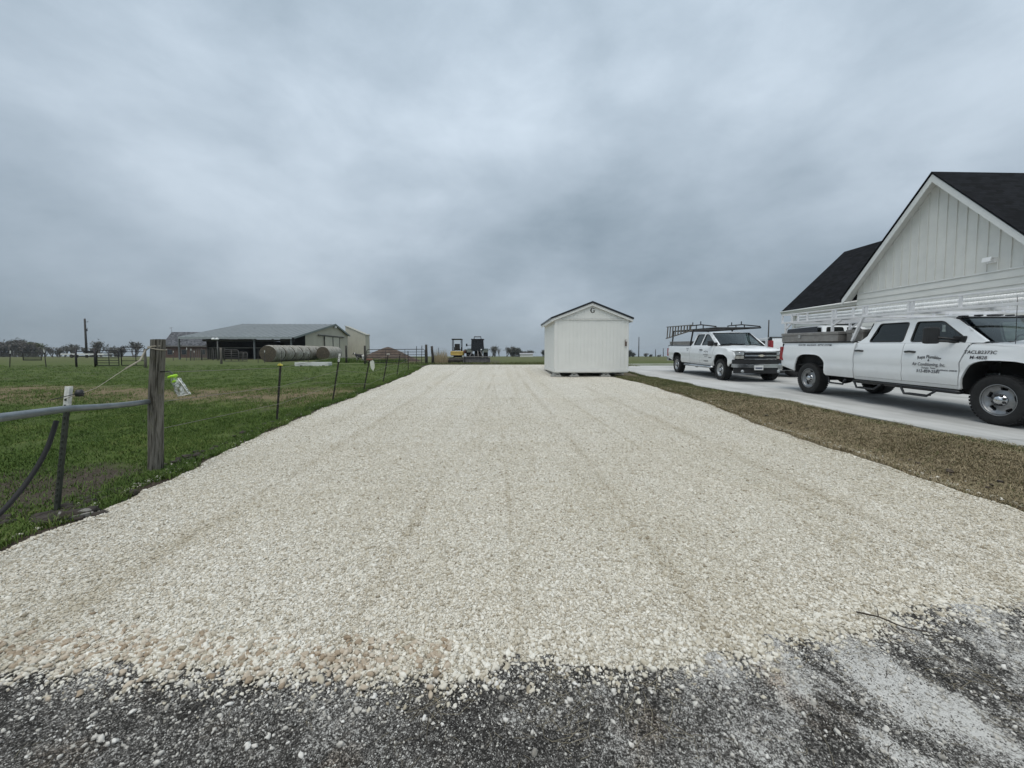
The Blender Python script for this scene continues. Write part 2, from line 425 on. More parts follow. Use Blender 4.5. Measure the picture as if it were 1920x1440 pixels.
col = t.mix(t.ramp(t.noise(v, 2.6, 4, .6), (.56, (0,0,0)), (.72, (.6,.6,.6))), col, t.mix(1.0, col, (.95, .72, .52), 'MULTIPLY'))
t.set(Base_Color=col, Roughness=.9, Specular_IOR_Level=.15)
t.bump(t.math('ADD', t.math('MULTIPLY', grain, .8), t.math('MULTIPLY', mid, 1.2)), .9, .016)
xs = np.arange(-7, 7.6, .05); ys = np.arange(-3, 3.3, .05)
def apr(X, Y):
    z = .006+.008*np.sin(X*5+Y*2)*np.sin(Y*6-X)+.005*np.sin(X*13)*np.sin(Y*11)
    z -= .012*np.exp(-((X+1.05+.35*(Y-1.5))/.06)**2)  # ruts on the west side
    z -= .012*np.exp(-((X+1.45+.55*(Y-1.5))/.05)**2)
    return z+.0-.10*sstep(3.0, 3.3, Y)*0
sheet('dark_apron', xs, ys, m, 0, lambda x, y: y < float(apronE(x))+.10 and -4.05 < x < 5.1, apr)

# poured concrete drive
m, t = newmat('concrete')
v = t.co('World'); a = t.noise(v, .8, 6, .65, .4); b = t.noise(v, 60, 4, .7)
st = t.noise(t.co('World', (1.2, .12, 1)), 2.2, 4, .6)
col = t.ramp(a, (.3, (.37, .37, .36)), (.55, (.47, .47, .455)), (.75, (.53, .53, .515)))
col = t.mix(1.0, col, t.ramp(b, (.3, (.92, .92, .92)), (.7, (1, 1, 1))), 'MULTIPLY')
col = t.mix(1.0, col, t.ramp(st, (.38, (.84, .84, .83)), (.52, (1, 1, 1))), 'MULTIPLY')
t.set(Base_Color=col, Roughness=.8); t.bump(b, .15, .004)
MAT_CONC = m
def slab(name, x0f, x1, y0, y1, top, mat, parent=None, th=.14):
    ysx = np.arange(y0, y1+1e-6, max(.25, (y1-y0)/40)); ysx[-1] = y1
    us = np.linspace(0, 1, 9); v = []; f = []
    for y in ysx:
        a = float(x0f(y)) if callable(x0f) else x0f
        for u in us: X = a+(x1-a)*u; v.append((X, y, float(np.interp(y, _t, _conc))+top))
    n = len(us); k = len(ysx); v += [(p[0], p[1], p[2]-th) for p in v]; o = n*k
    for j in range(k-1):
        for i in range(n-1): f.append((j*n+i, j*n+i+1, (j+1)*n+i+1, (j+1)*n+i))
        f.append((j*n, (j+1)*n, o+(j+1)*n, o+j*n)); f.append((j*n+n-1, o+j*n+n-1, o+(j+1)*n+n-1, (j+1)*n+n-1))
    for i in range(n-1): f.append((i, o+i, o+i+1, i+1)); f.append(((k-1)*n+i, (k-1)*n+i+1, o+(k-1)*n+i+1, o+(k-1)*n+i))
    return MB().add(v, f).build(name, mat, parent)
cd = empty('concrete_drive'); cd['kind'] = 'structure'
JY = [1.0, 5.2, 9.4, 13.6, 17.8, 22.0]
for j in range(5):
    slab('concrete_slab', concE, 11.6, JY[j]+.006, JY[j+1]-.006, .02, MAT_CONC, cd)
    slab('concrete_slab', 11.612, 17.9, JY[j]+.006, JY[j+1]-.006, .02, MAT_CONC, cd)
# the drive swings away beyond the shed
slab('concrete_slab', lambda y: 6.2, 17.9, 22.012, 26.5, .02, MAT_CONC, cd)
lane = MB()
pts = []
for k in range(40):
    x = 5.5+k*1.2; yc = 29.6+.012*(x-5)**1.6; pts.append((x, yc))
v = []; f = []
for (x, y) in pts:
    for d in (-.45, .45): v.append((x, y+d, float(gz(x, y+d))+.05))
    for d in (-.45, .45): v.append((x, y+d, float(gz(x, y+d))-.15))
for i in range(len(pts)-1):
    a, b = i*4, i*4+4; f += [(a, a+1, b+1, b), (a, b, b+2, a+2), (a+1, a+3, b+3, b+1)]
o = lane.add(v, f).build('concrete_path', M('pale_concrete', (.55, .55, .52), .85, var=.06)); o['kind'] = 'structure'

# ------------------------------------------------------------------ stones (instanced real geometry)
def stone_tree(name, mat, flat=.68):
    g = bpy.data.node_groups.new(name, 'GeometryNodeTree')
    g.interface.new_socket('Geometry', in_out='INPUT', socket_type='NodeSocketGeometry'); g.interface.new_socket('Geometry', in_out='OUTPUT', socket_type='NodeSocketGeometry')
    n = g.nodes; l = g.links; gi = n.new('NodeGroupInput'); go = n.new('NodeGroupOutput')
    jn = n.new('GeometryNodeJoinGeometry')
    for k in range(5):
        ic = n.new('GeometryNodeMeshIcoSphere'); ic.inputs['Radius'].default_value = .5; ic.inputs['Subdivisions'].default_value = 2
        nz = n.new('ShaderNodeTexNoise'); nz.noise_dimensions = '4D'; nz.inputs['W'].default_value = k*7.3+1; nz.inputs['Scale'].default_value = 2.3; nz.inputs['Detail'].default_value = 2.0
        sb = n.new('ShaderNodeVectorMath'); sb.operation = 'SUBTRACT'; l.new(nz.outputs['Color'], sb.inputs[0]); sb.inputs[1].default_value = (.5, .5, .5)
        sc = n.new('ShaderNodeVectorMath'); sc.operation = 'SCALE'; l.new(sb.outputs[0], sc.inputs[0]); sc.inputs['Scale'].default_value = 1.15
        sp = n.new('GeometryNodeSetPosition'); l.new(ic.outputs[0], sp.inputs[0]); l.new(sc.outputs[0], sp.inputs['Offset'])
        tr = n.new('GeometryNodeTransform'); l.new(sp.outputs[0], tr.inputs[0]); tr.inputs['Scale'].default_value = ((1, .78, flat), (1, .9, flat*.8), (1.15, .7, flat*.9), (1, .62, flat), (.9, .85, flat*1.1))[k]
        sm = n.new('GeometryNodeSetShadeSmooth'); l.new(tr.outputs[0], sm.inputs[0])
        mt = n.new('GeometryNodeSetMaterial'); l.new(sm.outputs[0], mt.inputs[0]); mt.inputs['Material'].default_value = mat
        ti = n.new('GeometryNodeGeometryToInstance'); l.new(mt.outputs[0], ti.inputs[0]); l.new(ti.outputs[0], jn.inputs[0])
    ip = n.new('GeometryNodeInstanceOnPoints'); l.new(gi.outputs[0], ip.inputs['Points']); l.new(jn.outputs[0], ip.inputs['Instance'])
    ip.inputs['Pick Instance'].default_value = True
    def attr(nm, ty):
        a = n.new('GeometryNodeInputNamedAttribute'); a.data_type = ty; a.inputs['Name'].default_value = nm; return [o for o in a.outputs if o.enabled][0]
    l.new(attr('var', 'INT'), ip.inputs['Instance Index']); l.new(attr('sc', 'FLOAT'), ip.inputs['Scale'])
    er = n.new('FunctionNodeEulerToRotation'); l.new(attr('rot', 'FLOAT_VECTOR'), er.inputs[0]); l.new(er.outputs[0], ip.inputs['Rotation'])
    l.new(ip.outputs[0], go.inputs[0]); return g
def scatter(name, P, sc, tree, tilt=.5):
    n = len(P); me = bpy.data.meshes.new(name); me.vertices.add(n); me.vertices.foreach_set('co', np.asarray(P, np.float32).ravel())
    a = me.attributes.new('sc', 'FLOAT', 'POINT'); a.data.foreach_set('value', np.asarray(sc, np.float32))
    a = me.attributes.new('var', 'INT', 'POINT'); a.data.foreach_set('value', rng.integers(0, 5, n).astype(np.int32))
    r = np.stack([rng.normal(0, tilt, n), rng.normal(0, tilt, n), rng.uniform(0, 6.28, n)], -1).astype(np.float32)
    a = me.attributes.new('rot', 'FLOAT_VECTOR', 'POINT'); a.data.foreach_set('vector', r.ravel())
    me.update(); o = link(name, me); o['kind'] = 'stuff'
    md = o.modifiers.new('scatter', 'NODES'); md.node_group = tree; return o
def stone_mat(name, stops, drive=False):
    m, t = newmat(name); oi = t.node('ShaderNodeObjectInfo'); f = t.noise(t.co('Object'), 3.0, 4, .7)
    c = t.ramp(oi.outputs['Random'], *stops)
    if drive:
        big_ = t.noise(t.co('World', (.8, .3, 1)), 1.3, 5, .65, .5); c = t.mix(1.0, c, t.ramp(big_, (.3, (.86, .84, .79)), (.5, (.97, .96, .94)), (.7, (1, 1, 1))), 'MULTIPLY'); c = t.mix(t.math('MULTIPLY', tracks(t, t.co('World')), .62), c, t.mix(1.0, c, (.70, .66, .58), 'MULTIPLY'))
    if 1:
        pass
    c = t.mix(1.0, c, t.ramp(f, (.3, (.80, .79, .77)), (.65, (1, 1, 1))), 'MULTIPLY')
    t.set(Base_Color=c, Roughness=.9, Specular_IOR_Level=.2); return m
ms = stone_mat('limestone', [(0, (.32, .28, .21)), (.05, (.46, .42, .345)), (.14, (.52, .475, .385)), (.5, (.66, .63, .555)), (.85, (.76, .74, .675)), (1, (.84, .815, .75))], True)
def inview(x, y, pad=.6): return (x > -1.31*y-pad) & (x < 1.34*y+pad)
def lay(n, y0, y1, fn):
    y = rng.uniform(y0, y1, n); x = rng.uniform(-4.5, 5.6, n)
    k = inview(x, y) & fn(x, y); return x[k], y[k]
onstone = lambda x, y: (x > edgeL(y)+.02*rng.normal(size=len(x))) & (x < edgeR(y)+.05*rng.normal(size=len(x))) & (y > apronE(x)+.01+.075*rng.normal(size=len(x)))
X, Y = [], []
for y0, y1, n in ((1.6, 2.6, 90000), (2.6, 4.2, 110000), (4.2, 6.0, 70000), (6.0, 8.0, 40000), (8.0, 10.5, 22000), (10.5, 14, 9000)):
    a, b = lay(n, y0, y1, onstone); X.append(a); Y.append(b)
x = np.concatenate(X); y = np.concatenate(Y)
sz = rng.lognormal(math.log(.0128), .36, len(x)).clip(.005, .036)*(1-.0*y)
big = (x < 3) & (np.abs(y-apronE(x)-.12) < .14); sz[big] *= rng.uniform(1.0, 1.35, big.sum())
zg = gz(x, y)+.012+rut(x, y)-.035*(1-sstep(-.04, .05, y-apronE(x)))-.05*(1-sstep(0, .2, np.minimum(x-edgeL(y), edgeR(y)-x)))
zg = np.where(y < apronE(x)+.09, np.maximum(zg, gz(x, y)+.006), zg); z = zg+sz*.10
scatter('gravel_stones', np.stack([x, y, z], -1), sz, stone_tree('stones', ms, .62), .35)
# brown river pebbles where the stone was tipped
mb = stone_mat('tan_pebble', [(0, (.30, .23, .16)), (.4, (.43, .355, .27)), (.8, (.53, .46, .37)), (1, (.60, .55, .47))])
n = 620; x = rng.uniform(-2.9, -.25, n); y = apronE(x)+.14+rng.normal(0, .07, n); k = inview(x, y)
x, y = x[k], y[k]; sz = rng.uniform(.016, .040, len(x)); z = gz(x, y)+.012+sz*.10
scatter('tan_pebbles', np.stack([x, y, z], -1), sz, stone_tree('pebbles', mb, .62), .3)
# stones strewn over the dark surface
n = 30000; x = rng.uniform(-3.2, 3.4, n); y = rng.uniform(1.25, 3.0, n)
dd = apronE(x)-y; pr = np.exp(-np.abs(dd)/.13)*1.0+.07+.5*np.clip(-x-.4, 0, 1)*.45+.25*np.clip(x-1.0, 0, 1)
k = (dd > -.02) & inview(x, y) & (rng.random(n) < pr); x, y = x[k], y[k]
sz = rng.lognormal(math.log(.0092), .48, len(x)).clip(.004, .028); z = gz(x, y)+apr(x, y)+sz*.18
scatter('strewn_stones', np.stack([x, y, z], -1), sz, stone_tree('strewn', stone_mat('strewn_limestone', [(0, (.26, .245, .22)), (.3, (.46, .44, .40)), (.8, (.64, .62, .575)), (1, (.74, .725, .69))])), .3)
n = 34000; x = rng.uniform(-2.6, 2.8, n); y = rng.uniform(1.25, 2.7, n); k = (y < apronE(x)) & inview(x, y); x, y = x[k], y[k]
sz = rng.uniform(.0025, .007, len(x)); scatter('grit', np.stack([x, y, gz(x, y)+apr(x, y)+.001], -1), sz, stone_tree('grit', stone_mat('grit_stone', [(0, (.04, .04, .04)), (.4, (.13, .125, .12)), (.65, (.38, .37, .35)), (1, (.62, .61, .58))])), .4)

# loose stones kicked into the turf on both sides
n = 5200; y = 2.4+17*rng.random(n)**1.5; sd_ = rng.random(n) < .5
x = np.where(sd_, edgeL(y)-np.abs(rng.normal(0, .11, n)), edgeR(y)+np.abs(rng.normal(0, .11, n))); k = inview(x, y); x, y = x[k], y[k]
sz = rng.lognormal(math.log(.017), .35, len(x)).clip(.008, .04); scatter('strayed_stones', np.stack([x, y, gz(x, y)+lump(x, y)+sz*.25], -1), sz, stone_tree('strayed', ms, .6), .4)
# ------------------------------------------------------------------ grass
def grass(name, x, y, h, wd, mat, bl=6, spread=.05, lean=.5, flat=0, zoff=0.0, lift=None):
    n = len(x)*bl; bx = np.repeat(x, bl)+rng.normal(0, spread, n); by = np.repeat(y, bl)+rng.normal(0, spread, n)
    hh = np.repeat(h, bl)*rng.uniform(.5, 1.15, n); a = rng.uniform(0, 6.28, n); ln = np.abs(rng.normal(lean, .3, n))
    z0 = gz(bx, by)+lump(bx, by)-.006+zoff
    ww = wd*rng.uniform(.6, 1.3, n); px, py = np.cos(a+1.57)*ww/2, np.sin(a+1.57)*ww/2
    dx, dy = np.cos(a), np.sin(a)
    def row(k, f): 
        zz = hh*np.sin(np.minimum(k*1.2, 1.4))*(1-flat*k*.35); off = ln*hh*k*k
        return [np.stack([bx+dx*off+px*f*s, by+dy*off+py*f*s, z0+zz], -1) for s in (-1, 1)]
    r0 = row(0, 1); r1 = row(.55, .8); tip = np.stack([bx+dx*ln*hh, by+dy*ln*hh, z0+hh*.93*(1-flat*.35)], -1)
    V = np.stack([r0[0], r0[1], r1[0], r1[1], tip], 1).reshape(-1, 3)
    b = np.arange(n)*5
    F4 = np.stack([b, b+1, b+3, b+2], -1); F3 = np.stack([b+2, b+3, b+4], -1)
    me = bpy.data.meshes.new(name); me.vertices.add(len(V)); me.vertices.foreach_set('co', V.astype(np.float32).ravel())
    lp = np.concatenate([F4.ravel(), F3.ravel()]).astype(np.int32); me.loops.add(len(lp)); me.loops.foreach_set('vertex_index', lp)
    me.polygons.add(2*n); ls = np.concatenate([np.arange(n)*4, 4*n+np.arange(n)*3]).astype(np.int32)
    me.polygons.foreach_set('loop_start', ls)
    at_ = me.attributes.new('tint', 'FLOAT', 'POINT'); tv = np.repeat(np.clip(np.repeat(rng.random(len(x)), bl)*.5+rng.random(n)*.5, 0, 1), 5)
    at_.data.foreach_set('value', tv.astype(np.float32))
    me.materials.append(mat); me.update(calc_edges=True); me.validate()
    o = link(name, me); o['kind'] = 'stuff'; return o
def blade_mat(name, *stops):
    m, t = newmat(name); a = t.node('ShaderNodeAttribute', attribute_name='tint'); big = t.noise(t.co('World'), 1.1, 4, .6)
    c = t.ramp(t.math('ADD', t.math('MULTIPLY', a.outputs['Fac'], .7), t.math('MULTIPLY', t.math('SUBTRACT', big, .35), .9)), *stops)
    t.set(Base_Color=c, Roughness=.7, Specular_IOR_Level=.2); return m
mg = blade_mat('pasture_blade', (0, (.034, .066, .011)), (.4, (.068, .118, .022)), (.75, (.118, .172, .038)), (1, (.23, .215, .09)))
def bare_mask(x, y):
    g = ((x+5.0)*.75)**2+(y-4.05)**2
    k = rng.random(len(x)) > np.exp(-g/1.3)*.88
    bnd = np.exp(-((y+.05*x-11.3+1.2*np.sin(x*.6))/.55)**2)*.85
    pn = np.sin(x*2.1+1.3*np.sin(y*1.1))*np.sin(y*1.7+1.1*np.sin(x*1.4))+.6*np.sin(x*5.3+2*np.sin(y*2.3))*np.sin(y*4.7+x)
    fe = .55*np.exp(-(edgeL(y)-x)/.9)
    k &= rng.random(len(x)) > np.clip(.15+.62*pn, 0, .88)
    return k & (rng.random(len(x)) > bnd*.85)
X, Y, H = [], [], []
for (y0, y1, n, h) in ((2.2, 5.5, 30000, .036), (5.5, 9, 30000, .040), (9, 16, 26000, .050), (16, 30, 16000, .075)):
    y = rng.uniform(y0, y1, n); x = edgeL(y)-.02-rng.random(n)**1.25*(y*1.35-3.0).clip(.3)
    k = inview(x, y, .4) & bare_mask(x, y); X.append(x[k]); Y.append(y[k]); H.append(np.full(k.sum(), h)*(.55+1.0*rng.random(k.sum())))
grass('pasture_grass', np.concatenate(X), np.concatenate(Y), np.concatenate(H), .0065, mg, 5, .035, .6)
y = rng.uniform(2.3, 22, 5200); x = edgeL(y)+.05-np.abs(rng.normal(0, .16, 5200))+.05*np.sin(y*7); k = inview(x, y)
grass('drive_edge_grass', x[k], y[k], rng.uniform(.035, .085, k.sum()), .006, mg, 7, .03, .7)
mv = blade_mat('dry_blade', (0, (.14, .118, .062)), (.3, (.23, .19, .112)), (.6, (.33, .27, .17)), (1, (.46, .39, .27)))
mv2 = blade_mat('verge_green_blade', (0, (.055, .070, .024)), (.5, (.105, .120, .045)), (1, (.22, .195, .10)))
n = 60000; y = rng.uniform(2.6, 22, n)**1.0; y = 2.6+19*rng.random(n)**1.7; x = edgeR(y)-.05+(concE(y)-edgeR(y)+.11)*rng.random(n)
k = inview(x, y, .5) & ((y < 16.4) | (x > 6.0)); x, y = x[k], y[k]
fr = np.clip((y-7.5)/7, 0.08, .8)+.35*((concE(y)-x) < .35); gsel = rng.random(len(x)) < fr
h = .032+.0020*y
grass('dry_verge_grass', x[~gsel], y[~gsel], (h*rng.uniform(.6, 1.3, len(x)))[~gsel], .0055, mv, 6, .028, 1.0, .5)
grass('green_verge_grass', x[gsel], y[gsel], (h*rng.uniform(.6, 1.3, len(x)))[gsel], .0055, mv2, 6, .028, .8, .3)
# rank weeds along the pasture fence and behind the crest
y = rng.uniform(24.5, 33, 2600); x = rng.uniform(-7, 9, 2600); k = ~((np.abs(x+2.2) < 3.2) & (y > 30))
grass('crest_weeds', x[k], y[k], rng.uniform(.10, .22, k.sum()), .012, mv2, 6, .06, .5)
y = rng.uniform(27.5, 33, 320); x = y/F*rng.uniform(812-PX0, 838-PX0, 320)
grass('tall_dry_weeds', x, y, rng.uniform(.5, 1.3, 320), .012, mv, 4, .07, .12)
y = rng.uniform(36, 43, 2600); x = rng.uniform(-17, -9.5, 2600)
grass('barn_side_weeds', x, y, rng.uniform(.15, .5, 2600), .02, mg, 6, .1, .3)
# ------------------------------------------------------------------ buildings
def atx(px, py, X):
    d = ray(px, py); t = X/d.x; return Vector((X, d.y*t, CAMH+d.z*t))
def shingle_mat(name, col, axis, rise):
    m, t = newmat(name); v = t.co('Object'); xyz = t.sep(v)
    cb = t.node('ShaderNodeCombineXYZ'); t.l.new(xyz[axis], cb.inputs[0]); t.l.new(t.math('MULTIPLY', xyz[2], rise), cb.inputs[1])
    b = t.node('ShaderNodeTexBrick'); t.l.new(cb.outputs[0], b.inputs[0]); b.inputs['Scale'].default_value = 1
    b.inputs['Brick Width'].default_value = .31; b.inputs['Row Height'].default_value = .142; b.inputs['Mortar Size'].default_value = .008
    b.inputs['Color1'].default_value = (*[c*.6 for c in col], 1); b.inputs['Color2'].default_value = (*[c*2.6 for c in col], 1); b.inputs['Mortar'].default_value = (*[c*.3 for c in col], 1)
    f = t.noise(v, 90, 3, .7)
    t.set(Base_Color=t.mix(1.0, b.outputs[0], t.ramp(f, (.3, (.6,.6,.6)), (.7, (1,1,1))), 'MULTIPLY'), Roughness=.95, Specular_IOR_Level=.15)
    t.bump(b.outputs['Fac'], -1.0, .02); return m
WHITE = M('white_siding_paint', (.70, .695, .65), .6, var=.05, scale=1.5, bump=.06, bscale=25)
TRIM = M('white_trim_paint', (.74, .74, .71), .5, var=.03)
SOFFIT = M('soffit_paint', (.66, .655, .62), .7, var=.03)
def wedge_roof(name, a, b, c, d, th, mat, parent):
    """roof plane a-b (ridge) c-d (eave, c below a); th = thickness measured down"""
    P = [Vector(p) for p in (a, b, d, c)]; Q = [p-Vector((0, 0, th)) for p in P]
    m = MB(); m.add(P+Q, [(0, 1, 2, 3), (7, 6, 5, 4), (0, 4, 5, 1), (1, 5, 6, 2), (2, 6, 7, 3), (3, 7, 4, 0)]); return m.build(name, mat, parent)
# --- house
XG = 17.5; GZ = .72
pk = atx(1748, 324, XG); lo = atx(1578, 560, XG)
hw = lo.y-pk.y; slope = (pk.z-lo.z)/hw; y0, y1 = pk.y-hw, lo.y; ez = lo.z
house = empty('house', (XG, pk.y, 0), label='white farmhouse with steep black shingle roof and board and batten gable at right', cat='house')
def HL(x, y, z): return (x-XG, y-pk.y, z)
shY = shingle_mat('black_shingle', (.0055, .006, .0075), 0, 1.4); shX = shingle_mat('black_shingle_main', (.0055, .006, .0075), 1, 1.4)
XE = 32
roof = wedge_roof('roof', HL(XG-.04, pk.y, pk.z+.05), HL(XE, pk.y, pk.z+.05), HL(XG-.04, y1+.05, ez), HL(XE, y1+.05, ez), .05, shY, house)
wedge_roof('roof', HL(XG-.04, pk.y, pk.z+.05), HL(XE, pk.y, pk.z+.05), HL(XG-.04, y0-.05, ez), HL(XE, y0-.05, ez), .05, shY, house)
for s, ye in ((1, y1), (-1, y0)):
    # rake board, then the soffit behind it
    P = [(pk.y, pk.z), (ye, ez), (ye, ez-.28), (pk.y, pk.z-.30)]
    MB().prism(P, lambda u, v: HL(XG, u, v-.055), lambda u, v: HL(XG+.035, u, v-.055)).build('rake_board', TRIM, house)
    P = [(pk.y, pk.z-.11), (ye, ez-.11), (ye, ez-.15), (pk.y, pk.z-.15)]
    MB().prism(P, lambda u, v: HL(XG+.036, u, v), lambda u, v: HL(XG+.50, u, v)).build('soffit', SOFFIT, house)
WX = XG+.42; wy0, wy1 = y0+.45, y1-.45
belt = atx(1617, 551, WX).z
def rake_z(y, drop=.16): return pk.z-slope*abs(y-pk.y)-drop
MB().prism([(wy0, GZ-.1), (wy1, GZ-.1), (wy1, rake_z(wy1)), (pk.y, rake_z(pk.y)), (wy0, rake_z(wy0))],
           lambda u, v: HL(WX, u, v), lambda u, v: HL(WX+.2, u, v)).build('wall', WHITE, house)
MB().box(HL(WX+7, wy1-.1, (GZ+ez)/2), (13.6, .2, ez-GZ)).box(HL(WX+7, wy0+.1, (GZ+ez)/2), (13.6, .2, ez-GZ)).build('wall', WHITE, house)
# lap siding, each board its own piece, lower edge proud
zz = GZ+.02; k = 0; EXP = (belt-zz)/14
for k in range(14):
    a = zz+k*EXP; b = a+EXP-.004
    P = [(WX-.040, a), (WX-.008, b), (WX+.002, b), (WX+.002, a)]
    top = min(wy1, pk.y+(pk.z-.2-b)/slope)
    MB().prism([(p[0], p[1]) for p in P], lambda u, v: HL(u, wy0, v), lambda u, v: HL(u, wy1, v)).build('siding_board', WHITE, house)
MB().box(HL(WX-.022, (wy0+wy1)/2, belt+.03), (.044, wy1-wy0, .05)).build('belt_board', TRIM, house)
y = pk.y; ys_ = []
for k in range(-12, 13):
    yy = pk.y+k*.345+.08
    if wy0+.05 < yy < wy1-.05 and rake_z(yy)-belt > .25: ys_.append(yy)
for yy in ys_:
    h = rake_z(yy)-.01-(belt+.056); MB().box(HL(WX-.0185, yy, belt+.056+h/2), (.036, .042, h)).build('batten', WHITE, house)
v = atx(1863, 488, WX)
vent = MB(); vent.box(HL(WX-.05, v.y, v.z), (.10, .26, .20), None, .01).prism([(0, .10), (-.16, .10), (-.20, -.06), (-.17, -.06), (-.14, .07), (0, .07)], lambda a, b: HL(WX-.101+a, v.y-.13, v.z+b), lambda a, b: HL(WX-.101+a, v.y+.13, v.z+b))
vent.build('wall_vent', M('white_plastic', (.80, .80, .79), .4, var=.02), house)
# main block: roof slope towards the drive
ex = 18.45; t_ = (ez-CAMH)/ray(1465, 584).z; far = Vector((ray(1465, 584).x*t_, ray(1465, 584).y*t_, ez)); ex = far.x; fy = far.y
rt = at(1583, 472, fy); rx, rz = rt.x, rt.z
wedge_roof('roof', HL(rx, pk.y+.5, rz), HL(rx, fy, rz), HL(ex, pk.y+.5, ez), HL(ex, fy, ez), .06, shX, house)
wedge_roof('roof', HL(rx, pk.y+.5, rz), HL(rx, fy, rz), HL(2*rx-ex, pk.y+.5, ez), HL(2*rx-ex, fy, ez), .06, shX, house)
MB().box(HL(ex+.02, (wy1+fy)/2+.3, ez-.13), (.04, fy-wy1-.5, .16)).build('fascia', TRIM, house)
MB().box(HL(ex+.30, (wy1+fy)/2+.3, ez-.20), (.52, fy-wy1-.5, .03)).build('soffit', SOFFIT, house)
MB().tube([HL(ex-.06, wy1+.3, ez-.07), HL(ex-.06, fy-.02, ez-.07)], .055, 8).build('gutter', TRIM, house)
MX = ex+.5; gy1 = fy-.35
P = [(MX, GZ-.1), (2*rx-MX, GZ-.1), (2*rx-MX, ez), (rx, rz-.1), (MX, ez)]
MB().prism(P, lambda u, v: HL(u, gy1, v), lambda u, v: HL(u, gy1-.2, v)).build('wall', WHITE, house)
MB().prism([(ex, ez-.05), (rx, rz-.05), (2*rx-ex, ez-.05), (2*rx-ex, ez-.22), (rx, rz-.26), (ex, ez-.22)], lambda u, v: HL(u, fy, v), lambda u, v: HL(u, fy-.035, v)).build('rake_board', TRIM, house)
# garage front
D1 = (22.75, 25.05); D2 = (19.95, 22.25); DT = 3.30
pts = [(wy1, GZ-.1), (D2[0], GZ-.1), (D2[0], DT), (D2[1], DT), (D2[1], GZ-.1), (D1[0], GZ-.1), (D1[0], DT), (D1[1], DT), (D1[1], GZ-.1), (gy1-.21, GZ-.1), (gy1-.21, ez-.22), (wy1, ez-.22)]
patch(pts, lambda u, v: HL(MX, u, v), .6, (), (.2, 0, 0)).build('wall', WHITE, house)
gd = M('dark_garage_paint', (.055, .050, .045), .45, var=.15, stretch=(1, 1, 8))
for a, b in (D1, D2):
    g = empty('garage_door', HL(MX+.12, (a+b)/2, GZ)); g.parent = house
    for r in range(4):
        h = (DT-GZ-.02)/4; MB().box((0, 0, h*(r+.5)), (.045, b-a-.02, h-.012), None, .006).build('door_panel', gd, g)
    MB().box(HL(MX-.012, (a+b)/2, DT+.07), (.03, b-a+.24, .14)).build('door_trim', TRIM, house)
MB().box(HL(MX-.08, (D2[1]+D1[0])/2, 2.9), (.14, .14, .32), None, .02).build('wall_lamp', M('black_lamp_metal', (.02, .02, .02), .4), house)
MB().box(HL(MX-.06, gy1-.28, (GZ+ez)/2-.2), (.07, .09, ez-GZ-.3)).build('downspout', TRIM, house)

# --- portable shed
SH = M('shed_paint', (.73, .735, .70), .55, var=.03, scale=2, bump=.05, bscale=30)
SY = 16.25; a = at(1040, 697, SY); b = at(1177, 697, SY); sx0, sx1 = a.x, b.x; sz0 = a.z; sw = sx1-sx0; sd_ = 3.75
ev = at(1040, 597, SY).z-sz0; pkz = at(1109, 570, SY).z-sz0
shed = empty('garden_shed', (sx0, SY, sz0), label='white wooden storage shed with a letter G on its gable', cat='shed')
def grooved(w, zf0, zf1, m, fn):
    """vertical plank siding with recessed grooves; fn(u, depth, z)"""
    n = int(round(w/.152)); g = .010
    us = []
    for i in range(n):
        u0, u1 = w*i/n, w*(i+1)/n
        us += [(u0+g/2, 0), (u1-g/2, 0), (u1-g/2, .009), (u1+g/2, .009)]
    us = us[:-2]; v = []; f = []
    pkd = [u for u in us]
    for (u, d) in pkd: v += [fn(u, d, zf0(u)), fn(u, d, zf1(u))]
    for i in range(len(pkd)-1): f.append((2*i, 2*i+2, 2*i+3, 2*i+1))
    return m.add(v, f)
rz_ = lambda u: ev+(pkz-ev)*(1-abs(u-sw/2)/(sw/2))
grooved(sw, lambda u: .0, lambda u: ev, MB(), lambda u, d, z: (u, d, z)).build('front_wall', SH, shed)
grooved(sw, lambda u: ev, rz_, MB(), lambda u, d, z: (u, d-.012, z)).build('gable_wall', SH, shed)
grooved(sd_, lambda u: 0, lambda u: ev, MB(), lambda u, d, z: (d, sd_-u, z)).build('side_wall', SH, shed)
grooved(sd_, lambda u: 0, lambda u: ev, MB(), lambda u, d, z: (sw-d, u, z)).build('side_wall', SH, shed)
MB().prism([(0, 0), (sw, 0), (sw, ev), (sw/2, pkz), (0, ev)], lambda u, v: (u, sd_, v), lambda u, v: (u, sd_-.02, v)).build('back_wall', SH, shed)
MB().box((sw/2, sd_/2, -.02), (sw, sd_, .05)).build('floor_deck', SH, shed)
for (x, y, dx, dy) in ((.045, -.012, .09, .022), (sw-.045, -.012, .09, .022)): MB().box((x, y, ev/2), (dx, dy, ev)).build('corner_trim', TRIM, shed)
for x in (-.012, sw+.012): MB().box((x, .045, ev/2), (.022, .09, ev)).build('corner_trim', TRIM, shed)
MB().box((sw/2, -.028, .05), (sw+.03, .022, .11)).build('skirt_board', TRIM, shed)
MB().box((-.026, sd_/2, .05), (.022, sd_, .11)).build('skirt_board', TRIM, shed)
MB().box((sw/2, -.03, ev-.03), (sw-.2, .022, .035)).build('frieze_board', TRIM, shed)
sl = (pkz-ev)/(sw/2); oh = .16
